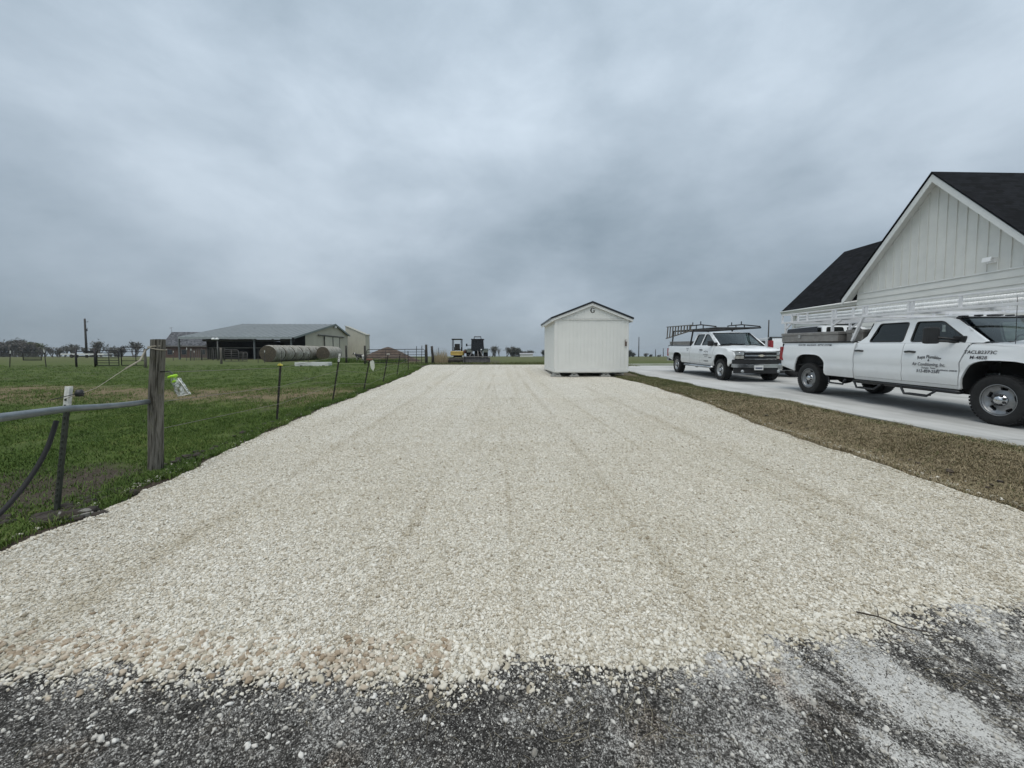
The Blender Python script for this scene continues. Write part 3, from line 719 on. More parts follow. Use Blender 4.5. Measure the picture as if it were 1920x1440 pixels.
for s in (-1, 1):
    P = [(sw/2, pkz+.03), (sw/2+s*(sw/2+oh), ev+.03-sl*oh), (sw/2+s*(sw/2+oh), ev-.075-sl*oh), (sw/2, pkz-.075)]
    MB().prism(P, lambda u, v: (u, -.10, v), lambda u, v: (u, -.055, v)).build('rake_board', TRIM, shed)
    P = [(sw/2, pkz+.11), (sw/2+s*(sw/2+oh+.03), ev+.11-sl*(oh+.03)), (sw/2+s*(sw/2+oh+.03), ev+.034-sl*(oh+.03)), (sw/2, pkz+.034)]
    MB().prism(P, lambda u, v: (u, -.13, v), lambda u, v: (u, sd_+.12, v)).build('roof', M('shed_black_metal', (.012, .013, .016), .35, var=.1), shed)
    x = sw/2+s*(sw/2+oh-.01); MB().box((x, sd_/2, ev-.03-sl*oh), (.022, sd_+.15, .11)).build('fascia', TRIM, shed)
    MB().box((sw/2+s*(sw/2+oh/2), sd_/2, ev-.10), (oh-.03, sd_, .015)).build('soffit', SOFFIT, shed)
gzz = at(1109, 582, SY).z-sz0; gm = MB(); oo_, ii_ = [], []
for k in range(25):      # bold roman capital: heavy left bowl, hairline top and foot
    a_ = R(48+(318-48)*k/24); c_, s_ = math.cos(a_), math.sin(a_); oo_.append((.090*c_, .108*s_)); ii_.append((.090*c_*.42 if c_ < 0 else .090*c_*.55, .108*s_*.78))
P = oo_+ii_[::-1]; n_ = len(oo_); X0 = sw/2+.02
gm.add([(X0+u, -.021, gzz+v) for u, v in oo_]+[(X0+u, -.021, gzz+v) for u, v in ii_], [(i, i+1, n_+i+1, n_+i) for i in range(n_-1)])
gm.box((X0+.066, -.022, gzz-.045), (.040, .003, .075)).box((X0+.064, -.0225, gzz-.006), (.080, .003, .014)).prism([(.050, .070), (.076, .108), (.076, .038), (.066, .050)], lambda u, v: (X0+u, -.023, gzz+v), lambda u, v: (X0+u, -.020, gzz+v))
gm.build('letter_g', M('black_letter', (.012, .012, .013), .5), shed)
p = at(1173, 643, SY); bx = empty('lock_box', (p.x-sx0, -.045, p.z-sz0)); bx.parent = shed
MB().box((0, .005, 0), (.07, .05, .27), None, .006).build('box_body', M('brown_box', (.10, .065, .05), .6), bx)
MB().box((.0, -.023, .09), (.05, .006, .07)).build('paper_tag', M('paper_tag', (.75, .73, .70), .7), bx)
blk = M('cinder_block', (.33, .33, .31), .9, var=.2, bump=.4, bscale=40)
for i, (px, wd) in enumerate(((1043, .36), (1077, .32), (1136, .34))):
    x = at(px, 700, SY).x-sx0; gzl = float(gz(x+sx0, SY+.1))+.015-sz0
    s_ = empty('block_pier', (x, .16, gzl)); s_.parent = shed
    H = -gzl-.075
    MB().box((0, 0, H*.24), (wd+.06, .3, H*.48), None, .01).build('block', blk, s_); MB().box((.015, 0, H*.74), (wd-.06, .26, H*.5), None, .01).build('block', blk, s_)
for px in (1046, 1077, 1137, 1168):
    x = at(px, 700, SY).x-sx0; MB().box((x, sd_/2, -.085), (.09, sd_-.06, .08)).build('runner_beam', M('treated_runner', (.40, .39, .36), .8), shed)
for yy in (1.8, 3.4):
    for px in (1046, 1077, 1137, 1168):
        x = at(px, 700, SY).x-sx0; gzl = float(gz(x+sx0, SY+yy))-.02-sz0
        if -gzl-.125 > .03: MB().box((x, yy, (gzl-.125)/2), (.36, .3, -gzl-.125), None, .01).build('block', blk, shed)

# --- open barn across the paddock
BY0, BYR, BYB = 50, 62.5, 68.4
e0 = at(334, 631.5, BY0); e1 = at(547, 631.5, BY0); r0 = at(459, 607.5, BYR); r1 = at(625, 607.5, BYR); b1 = at(652, 629, BYB)
bx0, bx1 = e0.x, e1.x; bez = e0.z; brz = r0.z; bbz = b1.z; bg = .82
barn = empty('barn', (bx1, BY0, bg), label='long open-fronted metal barn with grey roof and tan gable wall', cat='barn')
BL = lambda x, y, z: (x-bx1, y-BY0, z-bg)
m, t = newmat('galvanised_roof'); v = t.co('Object'); xyz = t.sep(v)
t.set(Base_Color=t.mix(1.0, t.ramp(t.noise(v, .5, 5, .6), (.3, (.17, .188, .19)), (.7, (.205, .222, .224))), t.ramp(t.noise(t.co('Object', (1, .1, 1)), 3, 3, .6), (.4, (.88,.88,.88)), (.6, (1,1,1))), 'MULTIPLY'), Roughness=.5, Metallic=.35)
ROOFM = m
def ribbed(name, x0, x1, ya, za, yb, zb, th, mat, parent, step=.75):
    v = []; f = []; n = int((x1-x0)/step); xs_ = []
    for i in range(n):
        u = x0+(x1-x0)*i/n; xs_ += [(u, 0), (u+.06, .05), (u+.12, .05), (u+.18, 0)]
    xs_.append((x1, 0))
    for (u, h) in xs_: v += [BL(u, ya, za+h), BL(u, yb, zb+h), BL(u, ya, za-th), BL(u, yb, zb-th)]
    for i in range(len(xs_)-1):
        a, b = 4*i, 4*i+4; f += [(a, b, b+1, a+1), (a+2, a+3, b+3, b+2), (a, a+2, b+2, b), (a+1, b+1, b+3, a+3)]
    f += [(0, 1, 3, 2), (4*len(xs_)-4, 4*len(xs_)-2, 4*len(xs_)-1, 4*len(xs_)-3)]
    return MB().add(v, f).build(name, mat, parent)
ribbed('roof', bx0, bx1+.3, BY0, bez, BYR, brz, .12, ROOFM, barn); ribbed('roof', bx0, bx1+.3, BYR, brz, BYB, bbz, .12, ROOFM, barn)
MB().prism([(BY0, bez+.02), (BYR, brz+.08), (BYB, bbz+.02), (BYB, bbz-.22), (BYR, brz-.18), (BY0, bez-.22)], lambda u, v: BL(bx1+.302, u, v), lambda u, v: BL(bx1+.34, u, v)).build('rake_trim', M('barn_grey_trim', (.17, .20, .19), .5), barn)
MB().box(BL((bx0+bx1)/2, BY0-.02, bez-.13), (bx1-bx0, .05, .26)).build('eave_trim', M('barn_eave_trim', (.30, .33, .34), .5), barn)
def corr_wall(name, pts, fn, mat, parent, step=.3):
    us = [p[0] for p in pts]; n = int((max(us)-min(us))/step); P = pts
    def top(u):
        for i in range(len(P)-1):
            if P[i][0] <= u <= P[i+1][0]: return P[i][1]+(P[i+1][1]-P[i][1])*(u-P[i][0])/(P[i+1][0]-P[i][0]+1e-9)
        return P[-1][1]
    q = []
    for i in range(n+1):
        u = min(us)+(max(us)-min(us))*i/n
        q += [(u, 0)]
        if i < n: q += [(u+step*.35, 0), (u+step*.5, .03), (u+step*.65, .03)]
    v = []; f = []
    for (u, d) in q: u2 = min(u, max(us)); v += [fn(u2, d, 0), fn(u2, d, top(u2))]
    for i in range(len(q)-1): f.append((2*i, 2*i+2, 2*i+3, 2*i+1))
    return MB().add(v, f).build(name, mat, parent)
TAN = M('tan_metal', (.45, .425, .34), .55, var=.06, scale=.8, stretch=(1, 1, .2))
TAN2 = M('tan_metal_pale', (.50, .48, .395), .55, var=.06, scale=.8)
gw0 = 53.4
rb = lambda y: (bez+(brz-bez)*(y-BY0)/(BYR-BY0) if y < BYR else brz+(bbz-brz)*(y-BYR)/(BYB-BYR))-.14-bg
corr_wall('gable_wall', [(gw0, rb(gw0)), (BYR, rb(BYR)), (BYB-.3, rb(BYB-.3))], lambda u, d, z: (d, u-BY0, z), TAN, barn)
for px in (613, 628):
    yy = F*bx1/(px-PX0); 
d0 = F*bx1/(613-PX0); d1 = F*bx1/(640-PX0); dm = (d0+d1)/2+.2
for a_, b_ in ((d0, dm-.04), (dm+.04, d1)):
    sdr = corr_wall('sliding_door', [(a_, 3.2), (b_, 3.2)], lambda u, d, z: (.10+d, u-BY0, z+.05), TAN2, barn, .45)
    for yy in (a_, b_): MB().box((.15, yy-BY0, 1.65), (.04, .12, 3.2)).build('door_edge', M('dark_metal_edge', (.06, .06, .055), .6), sdr)
MB().box((.16, (F*bx1/(601-PX0)+F*bx1/(648-PX0))/2-BY0, 3.36), (.14, F*bx1/(648-PX0)-F*bx1/(601-PX0), .14)).build('door_track', M('dark_metal_edge', (.06, .06, .055), .6), barn)
lp = at(627, 613.5, BYR); MB().box((.28, BYR-BY0, lp.z-bg), (.3, .35, .28), None, .05).build('gable_lamp', M('lamp_white', (.75, .76, .76), .4), barn)
BR = M('barn_dark_board', (.045, .037, .030), .85, var=.3, stretch=(4, 1, 1))
xw = bx0+2.5
MB().box(BL((xw+bx1)/2, BYB-.35, bg+1.9), (bx1-xw-.05, .12, 3.9)).build('back_wall', BR, barn)
MB().box(BL(xw, (BY0+BYB)/2+.6, bg+1.35), (.12, BYB-BY0-1.4, 2.7)).build('side_wall', BR, barn)
PM = M('barn_post_steel', (.13, .14, .145), .6)
for px in (336, 477, 546):
    x = at(px, 650, BY0+.35).x; MB().box(BL(x, BY0+.35, bg+(bez-bg)/2-.12), (.16, .16, bez-bg-.14)).build('post', PM, barn)
for x in np.linspace(xw+2, bx1-2, 4): MB().box(BL(x, 58, bg+2.2), (.2, .2, 4.4)).build('post', BR, barn)
MB().box(BL((xw+bx1)/2, BY0+.6, bez-.42), (bx1-xw, .12, .26)).build('beam', BR, barn)
for yy in (53, 56, 59): MB().box(BL((xw+bx1)/2, yy, bez+(yy-BY0)*.2-.3), (bx1-xw, .1, .2)).build('purlin', BR, barn)
MB().box(BL((xw+bx1)/2, 59, bg+.02), (bx1-xw-.2, 17, .06)).build('dirt_floor', M('barn_dirt', (.06, .048, .036), .95), barn)
MB().box(BL(bx1-6, 51.5, bg+1.45), (11, .06, .10)).build('pen_rail', M('pen_rail_metal', (.16, .15, .13), .7), barn)
# tall tan shed behind the barn
p = at(654, 614.5, 71); q = at(685, 628, 71)
tb = empty('tan_metal_shed', (q.x, 71, .78), label='tall tan metal shed with sloping roof line behind the barn gable', cat='shed')
tw = q.x-at(648, 640, 71).x; tsl = (p.z-q.z)/(q.x-p.x); th0 = q.z-.78
corr_wall('front_wall', [(0, th0+tsl*tw), (tw, th0)], lambda u, d, z: (u-tw, -d, z), TAN2, tb, .4)
corr_wall('side_wall', [(0, th0), (2.2, th0)], lambda u, d, z: (d, u, z), TAN, tb, .4)
MB().box((-tw/2, 2.2, 2.2), (tw, .1, 4.2)).build('back_wall', TAN, tb)
MB().add([(-tw-.1, -.12, th0+tsl*tw+.03), (.12, -.12, th0-.02), (.12, 2.3, th0-.02), (-tw-.1, 2.3, th0+tsl*tw+.03), (-tw-.1, -.12, th0+tsl*tw+.12), (.12, -.12, th0+.07), (.12, 2.3, th0+.07), (-tw-.1, 2.3, th0+tsl*tw+.12)], [(3, 2, 1, 0), (4, 5, 6, 7), (0, 1, 5, 4), (1, 2, 6, 5), (2, 3, 7, 6), (3, 0, 4, 7)]).build('roof', M('tan_roof_metal', (.36, .35, .29), .5), tb)
# ranch house beyond the barn
HY0 = 82
p0 = at(322, 622.5, HY0+5); p1 = at(378, 622.5, HY0+5); q0 = at(302, 648, HY0); q1 = at(385, 648, HY0)
rh = empty('ranch_house', (q0.x, HY0, .6), label='low brick house with dark grey roof at far left of the barn', cat='house')
RL = lambda p, y: Vector((p.x-q0.x, y-HY0, p.z-.6))
RM = shingle_mat('weathered_grey_roof', (.075, .078, .085), 0, 1.2)
wdt = q1.x-q0.x+6
rr0 = RL(p0, HY0+5); qq0 = RL(q0, HY0)
wedge_roof('roof', rr0, (wdt-2, 5, rr0.z), qq0, (wdt, 0, qq0.z), .15, RM, rh)
wedge_roof('roof', rr0, (wdt-2, 5, rr0.z), (qq0.x, 10, qq0.z), (wdt, 10, qq0.z), .15, RM, rh)
MB().add([rr0, (qq0.x, 0, qq0.z), (qq0.x, 10, qq0.z)], [(0, 1, 2)]).build('roof', RM, rh)
m, t = newmat('red_brick'); v = t.co('Object'); br = t.node('ShaderNodeTexBrick'); cb = t.node('ShaderNodeCombineXYZ'); s3 = t.sep(v); t.l.new(s3[0], cb.inputs[0]); t.l.new(s3[2], cb.inputs[1]); t.l.new(cb.outputs[0], br.inputs[0])
br.inputs['Scale'].default_value = 1; br.inputs['Brick Width'].default_value = .22; br.inputs['Row Height'].default_value = .075; br.inputs['Mortar Size'].default_value = .006
br.inputs['Color1'].default_value = (.07, .032, .024, 1); br.inputs['Color2'].default_value = (.10, .045, .034, 1); br.inputs['Mortar'].default_value = (.2, .18, .16, 1); t.set(Base_Color=br.outputs[0], Roughness=.9)
MB().box((wdt/2, 5, qq0.z/2-.1), (wdt-.8, 9.2, qq0.z-.1)).build('wall', m, rh)
MB().box((wdt/2, .0, qq0.z-.12), (wdt, .06, .2)).build('fascia', M('dull_fascia', (.16, .15, .14), .7), rh)
for x in (1.4, 4.2, 8.0):
    wn = MB().box((x, .37, 1.2), (1.0, .06, 1.0)).build('window', M('dull_fascia', (.16, .15, .14), .7), rh); MB().box((x, .33, 1.2), (.86, .04, .86)).build('pane', M('dark_window_glass', (.02, .024, .028), .08), wn)
MB().tube([rr0, rr0+Vector((0, 0, 1.0))], .03, 5).tube([rr0+Vector((-.5, 0, .85)), rr0+Vector((.4, 0, .98))], .02, 4).tube([rr0+Vector((-.3, -.2, .8)), rr0+Vector((-.3, .3, .8))], .02, 4).build('antenna', M('antenna_metal', (.2, .2, .2), .5), rh)
# ------------------------------------------------------------------ pickups
PAINT = M('white_car_paint', (.74, .76, .77), .28, var=.03, scale=1.2, coat=.7)
m, t = newmat('white_truck_paint_dusty'); v = t.co('Object'); xyz = t.sep(v)
dirt = t.math('MULTIPLY', t.ramp(t.math('ADD', xyz[2], t.math('MULTIPLY', t.noise(v, 3, 5, .7), .35)), (.62, (1,1,1)), (1.0, (0,0,0))), .42)
t.set(Base_Color=t.mix(dirt, t.ramp(t.noise(v, 1.5, 4, .6), (.3, (.78, .80, .81)), (.7, (.82, .835, .84))), (.42, .38, .32)), Roughness=.28, Coat_Weight=.6, Coat_Roughness=.08)
PAINT = m
BLK = M('black_trim_plastic', (.016, .016, .017), .5, var=.2)
GLB = M('gloss_black', (.012, .012, .013), .25, var=.1)
CHROME = M('chrome', (.55, .56, .57), .20, 1.0, var=.06)
STEEL = M('painted_steel_wheel', (.27, .275, .28), .38, .75, var=.12, scale=12)
RUBBER = M('tyre_rubber', (.012, .012, .012), .85, var=.3, scale=20, bump=.2, bscale=60)
UNDER = M('underbody', (.012, .012, .012), .9, var=.3)
SEAT = M('dark_cabin', (.030, .030, .032), .8, var=.2)
WRACK = M('white_rack_paint', (.74, .74, .75), .45, var=.07, scale=10)
BRACK = M('black_rack_steel', (.018, .016, .016), .5, var=.3)
RED = M('red_lens', (.28, .012, .016), .15, var=.15, coat=.5)
LENS = M('clear_lens', (.42, .45, .46), .12, .3, var=.15, scale=20, coat=.6)
AMBER = M('amber_lens', (.62, .42, .22), .2, var=.1)
def glass_mat(name, tint, k=.10):
    m, t = newmat(name); t.n.remove(t.b); o = [n for n in t.n if n.type == 'OUTPUT_MATERIAL'][0]
    tr = t.node('ShaderNodeBsdfTransparent'); tr.inputs[0].default_value = (*tint, 1)
    gl = t.node('ShaderNodeBsdfGlossy'); gl.inputs['Roughness'].default_value = .03; gl.inputs['Color'].default_value = (.85, .92, .92, 1)
    fr = t.node('ShaderNodeFresnel'); fr.inputs[0].default_value = 1.5
    mx = t.node('ShaderNodeMixShader'); t.l.new(t.math('ADD', fr.outputs[0], k-.04, True), mx.inputs[0]); t.l.new(tr.outputs[0], mx.inputs[1]); t.l.new(gl.outputs[0], mx.inputs[2])
    t.l.new(mx.outputs[0], o.inputs[0]); return m
GL_F = glass_mat('windshield_glass', (.40, .48, .45), .06); GL_S = glass_mat('tinted_side_glass', (.035, .035, .042), .05); GL_R = M('rear_glass_dark', (.012, .012, .014), .25, var=.1); GL_D = glass_mat('front_side_glass', (.30, .34, .33), .06)

def wheel(P, x, s, style, parent):
    r, wd = P['tr'], .275; hub = empty('wheel', (x, s*(P['hw']-wd/2-.005), r)); hub.parent = parent
    if s < 0: hub.rotation_euler = (0, 0, math.pi)      # local +y always points outward
    rr = r*.595; ty = MB(); h = wd/2
    prof = [(rr-.01, -h*.80), (rr+.02, -h*.90), (r*.82, -h), (r*.94, -h*.93), (r*.985, -h*.78), (r*.99, 0), (r*.985, h*.78), (r*.94, h*.93), (r*.82, h), (rr+.02, h*.90), (rr-.01, h*.80)]
    ty.lathe(prof, 44, axis='Y')
    for k in range(44):      # tread lugs and shoulder blocks
        a = 2*math.pi*k/44
        for q, (yy, ln) in enumerate(((-h*.55, .10), (0, .07), (h*.55, .10))):
            a2 = a+(.5*2*math.pi/44 if q == 1 else 0); rot = Matrix.Rotation(-a2+math.pi/2, 3, 'Y')
            ty.box((r*.984*math.cos(a2), yy, r*.984*math.sin(a2)), (r*.10, ln, .012), rot)
    tyre = ty.build('tyre', RUBBER, hub)
    def depth(q):
        k = q/rr
        return h*.62 if k > .93 else (h*.62-.045*sstep(.93, .80, k)+.0 if k > .62 else h*.62-.045+.03*float(sstep(.62, .35, k)))
    n = 8 if style == 'alloy' else 5; holes = []
    for k in range(n):
        a = 2*math.pi*(k+.3)/n; c, sn = math.cos(a), math.sin(a); rc = rr*(.70 if n == 8 else .74); lw, lh = (.030, .036) if n == 8 else (.050, .024)
        Pq = rrect(-lw, -lh, lw, lh, .018, 3); holes.append([(rc*c-q[0]*sn+q[1]*c, rc*sn+q[0]*c+q[1]*sn) for q in Pq])
    circ = [(rr*.985*math.cos(2*math.pi*k/40), rr*.985*math.sin(2*math.pi*k/40)) for k in range(40)]
    rim = patch(circ, lambda u, v: (u, float(depth(math.hypot(u, v))), v), .03, holes, (0, -.03, 0))
    rim.lathe([(rr*.93, h*.62), (rr, h*.86), (rr+.012, h*.88), (rr+.012, h*.70)], 40, axis='Y')
    ro = rim.build('rim', STEEL if style != 'alloy' else M('alloy_wheel', (.48, .485, .48), .35, .8, var=.12, scale=15), hub)
    MB().lathe([(0, -h*.1), (rr*.99, -h*.1), (rr*.99, h*.3)], 24, axis='Y').build('brake_drum', UNDER, hub)
    cp = MB().lathe([(rr*.42, h*.28), (rr*.40, h*.62), (rr*.30, h*.70), (rr*.22, h*.98), (rr*.15, h*1.04), (0, h*1.04)], 24, axis='Y'); cap = cp.build('hub_cap', CHROME, hub)
    lg = MB()
    for k in range(8):
        a = 2*math.pi*(k+.5)/8; lg.lathe([(.0, h*.85), (.019, h*.85), (.019, h*.5)], 10, (rr*.325*math.cos(a), 0, rr*.325*math.sin(a)), 'Y')
    lg.build('lug_recess', GLB, cap)
    return hub
def arch(cx, aw, za, zb, n=3.2, k=16):
    o = []
    for i in range(k+1):
        a = math.pi*(1-i/k); c, s = math.cos(a), math.sin(a)
        o.append((cx+aw*math.copysign(abs(c)**(2/n), c), zb+(za-zb)*abs(s)**(2/n)))
    return o
def pickup(P, label, group=None, full=True, text=None):
    T = empty('pickup_truck', (0, 0, 0), label=label, cat='pickup truck', group=group)
    hw, zb, zs, zr, zt = P['hw'], P['zb'], P['zs'], P['zr'], P['zt']
    xr, xt, gap, xb, xd = P['xr'], P['xt'], P['gap'], P['B'], P['xd']; xf = P['xf']
    def W(x, z):
        m = zb+.50*(zs-zb); y = hw-.055*((z-m)/(zs-m))**2*(z > m)-.05*((m-z)/(m-zb))**2*(z < m)
        y -= .016*float(sstep(m+.02, m-.06, z))*(1-float(sstep(m-.10, m-.22, z)))         # body crease
        y += .010*float(sstep(zs-.16, zs-.11, z))*(1-float(sstep(zs-.10, zs-.02, z)))
        for cx in (0, xr):
            r = math.hypot(x-cx, (z-P['tr'])*1.0); y += .03*math.exp(-((r-P['aw']-.03)/.07)**2)
        if x > .25: y -= .15*((x-.25)/(xf-.25))**2
        if x < xt+.25: y -= .04*((xt+.25-x)/.25)**2
        return y
    def GW(x, z): return W(x, zs)-.02-.30*(z-zs)-.06*max(0, (x+.9))*(1 if x > -.9 else 0)
    aw, az = P['aw'], P['az']
    body = {}
    def side(name, poly, mat, fn=None, res=.07, holes=(), rim=.035, off=0):
        out = []
        for s in (1, -1):
            f = (lambda u, v, s=s: (u, s*((fn or W)(u, v)+off), v))
            out.append(patch(poly, f, res, holes, (lambda p, s=s: (0, -s*rim, 0))).build(name, mat, T))
        return out
    g = .007
    bed = [(xt+.04, zb+.17), (xr-aw-.12, zb+.06)]+arch(xr, aw, az, zb+.05)+[(xr+aw+.05, zb), (gap-g, zb), (gap-g, zr), (xt+.10, zr), (xt+.10, zr-.12), (xt+.10, zr-.50), (xt, zr-.52)]
    beds = side('bed_side', bed, PAINT)
    fend = [(xd+g, zb)]+arch(0, aw, az, zb)+[(aw+.05, zb+.08), (xf-.16, zb+.18), (xf-.10, zb+.42), (xf-.16, P['zh1']-.02), (.35, (P['zh0']+P['zh1'])/2+.01), (xd+.05, P['zh0']-.015), (xd+.13, zs-.03), (xd+.02, zs-.35)]
    side('fender', fend, PAINT)
    fd = [(xb+g, zb+.05), (xd-g, zb+.05), (xd-g, zs-.36), (xd+.11, zs), (xb+g, zs)]
    rd = [(gap+.02, zb+.05), (xb-g, zb+.05), (xb-g, zs), (gap+.04, zs), (gap+.02, zs-.4)]
    fds = side('door', fd, PAINT); rds = side('door', rd, PAINT)
    side('rocker_panel', [(gap+.01, zb-.02), (xd+.02, zb-.02), (xd+.02, zb+.045), (gap+.01, zb+.045)], PAINT, off=-.01)
    for ds, x in ((fds, xb+.16), (rds, (gap+.15 if P.get('rear_handle', True) else None))):
        if x is None: continue
        for o, s in zip(ds, (1, -1)):
            y = s*(W(x, zs-.17)+.018); MB().tube([(x-.10, y-s*.022, zs-.175), (x-.085, y+s*.006, zs-.172), (x, y+s*.014, zs-.165), (x+.085, y+s*.006, zs-.172), (x+.10, y-s*.022, zs-.175)], [.016, .02, .02, .02, .016], 8).build('door_handle', BLK, o)
    # greenhouse
    xt2 = P['roof_front']; xc = P['roof_back']; z1 = zt-.055
    frame = [(gap+.03, zs+.004), (P['wr'][0]-.10, zs+.30*(zt-zs)), (xc, z1-.05), (xc+.10, z1), (xt2-.05, z1), (xt2+.12, z1-.05), (xd+.30, zs+.03), (xd+.25, zs+.004)]
    w0, w1 = P['wr']; wt = z1-.055; ws = zs+.03
    def rnd(pp, r=.05):
        o = []
        for i in range(len(pp)):
            a, b, c = Vector(pp[i-1]), Vector(pp[i]), Vector(pp[(i+1) % len(pp)]); l1 = min(r, (a-b).length*.4); l2 = min(r, (c-b).length*.4)
            p, q = b+(a-b).normalized()*l1, b+(c-b).normalized()*l2
            for k in range(4): t = k/3; o.append(tuple(p*(1-t)**2+b*2*t*(1-t)+q*t*t))
        return o
    win_r = rnd([(w0, ws), (w1, ws), (w1-P['lean'], wt), (w0+.13, wt)])
    f0, f1 = P['wf']; win_f = rnd([(f0, ws), (f1, ws), (f1-.03, ws+.06), (xt2-.10, wt-.015), (f0-P['lean'], wt)])
    side('cab_frame', frame, PAINT, GW, .08, (win_r, win_f), .05)
    side('window', win_r, GL_S, GW, .12, (), .004, -.014); side('window', win_f, GL_D, GW, .12, (), .004, -.014)
    for wn in (win_r, win_f):
        for s in (1, -1): 
            m_ = MB(); m_.tube([(u, s*(GW(u, v)+.002), v) for u, v in wn+[wn[0]]], .011, 6, False); m_.build('window_seal', BLK, T)
    ry = GW(xc+.3, z1)
    def RZ(x, y):
        k = min(1, abs(y)/ry); e = float(sstep(xt2-.25, xt2+.05, x)); b = float(sstep(xc+.2, xc-.05, x))
        return zt-.055*k**3-.045*e*(1)-.03*b
    patch([(xc-.02, -ry-.005), (xt2+.04, -ry+.015), (xt2+.09, 0), (xt2+.04, ry-.015), (xc-.02, ry+.005)], lambda u, v: (u, v, RZ(u, v)), .12, (), (0, 0, -.05)).build('roof', PAINT, T)
    # windscreen
    yb, yt = GW(xd+.25, zs)-.05, ry-.05
    def WS(u, v):
        zc = zs-.01+(z1-.005-zs)*v; xa = (xd+.27+.22*(1-u*u))*(1-v)+(xt2+.06+.05*(1-u*u))*v
        return (xa, u*(yb*(1-v)+yt*v), zc+.02*(1-u*u)*(1-v)*0)
    patch([(-1, 0), (1, 0), (1, 1), (-1, 1)], WS, .14, (), None).build('windshield', GL_F, T)
    fr = MB(); fr.tube([WS(-1, 0), WS(-1, .5), WS(-1, 1)], .028, 6).tube([WS(1, 0), WS(1, .5), WS(1, 1)], .028, 6).tube([WS(u, 1) for u in np.linspace(-1, 1, 9)], .02, 6); fr.build('windshield_seal', GLB, T)
    patch([(-1, -.12), (1, -.12), (1, .05), (-1, .05)], lambda u, v: tuple(Vector(WS(u, max(v, 0)))+Vector((.12 if v < 0 else .006, 0, -.012 if v < 0 else .004))), .2, (), None).build('cowl', GLB, T)
    wp = MB()
    for a, b in ((-.75, .05), (.05, .8)):
        p = Vector(WS(a, .02)); q = Vector(WS(b, .12)); wp.tube([p+Vector((.03, 0, .015)), q+Vector((.03, 0, .02))], .012, 5)
    wp.build('wiper', BLK, T)
    patch([(-1, 0), (1, 0), (1, 1), (-1, 1)], lambda u, v: (gap+.06+.10*v, u*(W(gap, zs)-.12)*(1-.14*v), zs+.02+(z1-zs-.04)*v), .2, (), None).build('rear_window', GL_R, T)
    MB().box((gap+.05, 0, (zb+zs)/2+.02), (.06, hw*1.84, zs-zb)).build('cab_back', PAINT, T)
    # hood
    h0, h1 = P['zh0'], P['zh1']
    def HZ(x, y):
        yw = W(min(x, xf), zs-.1); k = min(1, abs(y)/yw); t = (x-xd)/(xf-xd)
        z = h0+(h1-h0)*max(0, t)**1.4+.055*(1-k**4); z += P['dome']*float(sstep(.62, .40, k))*(1-float(sstep(.8, 1.0, t)))
        return z-.05*float(sstep(.90, 1.0, t))
    ws_ = lambda x: W(x, zs-.1)-.012
    hp = [(xd+.14, -ws_(xd)+.02), (.0, -ws_(0)), (.4, -ws_(.4)), (xf-.16, -ws_(xf-.16)), (xf-.06, -.45), (xf-.02, 0), (xf-.06, .45), (xf-.16, ws_(xf-.16)), (.4, ws_(.4)), (0, ws_(0)), (xd+.14, ws_(xd)-.02), (xd+.40, .4), (xd+.45, 0), (xd+.40, -.4)]
    patch(hp, lambda u, v: (u, v, HZ(u, v)), .10, (), (0, 0, -.03)).build('hood', PAINT, T)
    # nose
    FX = lambda y: xf-.03-.13*(abs(y)/hw)**2.4
    def nose(name, y0, y1, z0, z1_, mat, d=0., par=None, both=False, res=.08, r=.02):
        o = None
        for s in ((1, -1) if both else (1,)):
            Pq = rrect(y0, z0, y1, z1_, r, 3); o = patch(Pq, lambda u, v, s=s: (FX(u)+d, s*u, v), res, (), (-.06, 0, 0)).build(name, mat, par or T)
        return o
    q = hw-.13; gz0, gz1 = h1-.26, h1-.02
    nose('grille', -.54, .54, gz0, gz1, GLB, .0); gb = MB()
    for zz in np.linspace(gz0+.03, gz1-.03, 6): gb.tube([(FX(y)+.006, y, zz) for y in np.linspace(-.52, .52, 9)], .006, 4)
    gb.build('grille_bars', M('grille_dark', (.02, .02, .021), .4), T)
    nose('grille_bar', -.55, .55, (gz0+gz1)/2-.022, (gz0+gz1)/2+.022, CHROME, .022)
    nose('grille_trim', -.56, .56, gz1-.012, gz1+.02, CHROME, .012); nose('grille_trim', -.56, .56, gz0-.02, gz0+.012, CHROME, .012)
    zc = (gz0+gz1)/2; bt = [(-.10, -.018), (-.045, -.018), (-.045, -.036), (.045, -.036), (.045, -.018), (.10, -.018), (.085, .018), (.045, .018), (.045, .036), (-.045, .036), (-.045, .018), (-.085, .018)]
    MB().prism([(a, b) for a, b in bt], lambda u, v: (FX(0)+.05, u, zc+v), lambda u, v: (FX(0)+.02, u, zc+v)).build('emblem', M('emblem_pale', (.72, .68, .56), .3, .4), T)
    for s in (1, -1):
        hl = patch(rrect(.565, h1-.125, q, h1-.015, .02, 3), lambda u, v, s=s: (FX(u)+.006, s*u, v), .06, (), (-.08, 0, 0)).build('headlight', LENS, T)
        MB().lathe([(0, 0), (.045, .008), (.05, -.01)], 14, (FX(.70)+.012, s*.70, h1-.07), 'X').build('reflector', CHROME, hl)
        patch(rrect(.565, h1-.255, q, h1-.145, .02, 3), lambda u, v, s=s: (FX(u)+.006, s*u, v), .06, (), (-.08, 0, 0)).build('turn_signal', M('signal_lens', (.40, .39, .35), .2, .2, var=.2, scale=15, coat=.5), T)
    nose('front_panel', -hw+.06, hw-.06, gz0-.15, gz0-.025, BLK, .035)
    nose('front_bumper', -hw+.02, hw-.02, gz0-.30, gz0-.165, CHROME if P['chrome'] else PAINT, .09, r=.04)
    nose('bumper_valance', -hw+.10, hw-.10, gz0-.50, gz0-.315, BLK, .05)
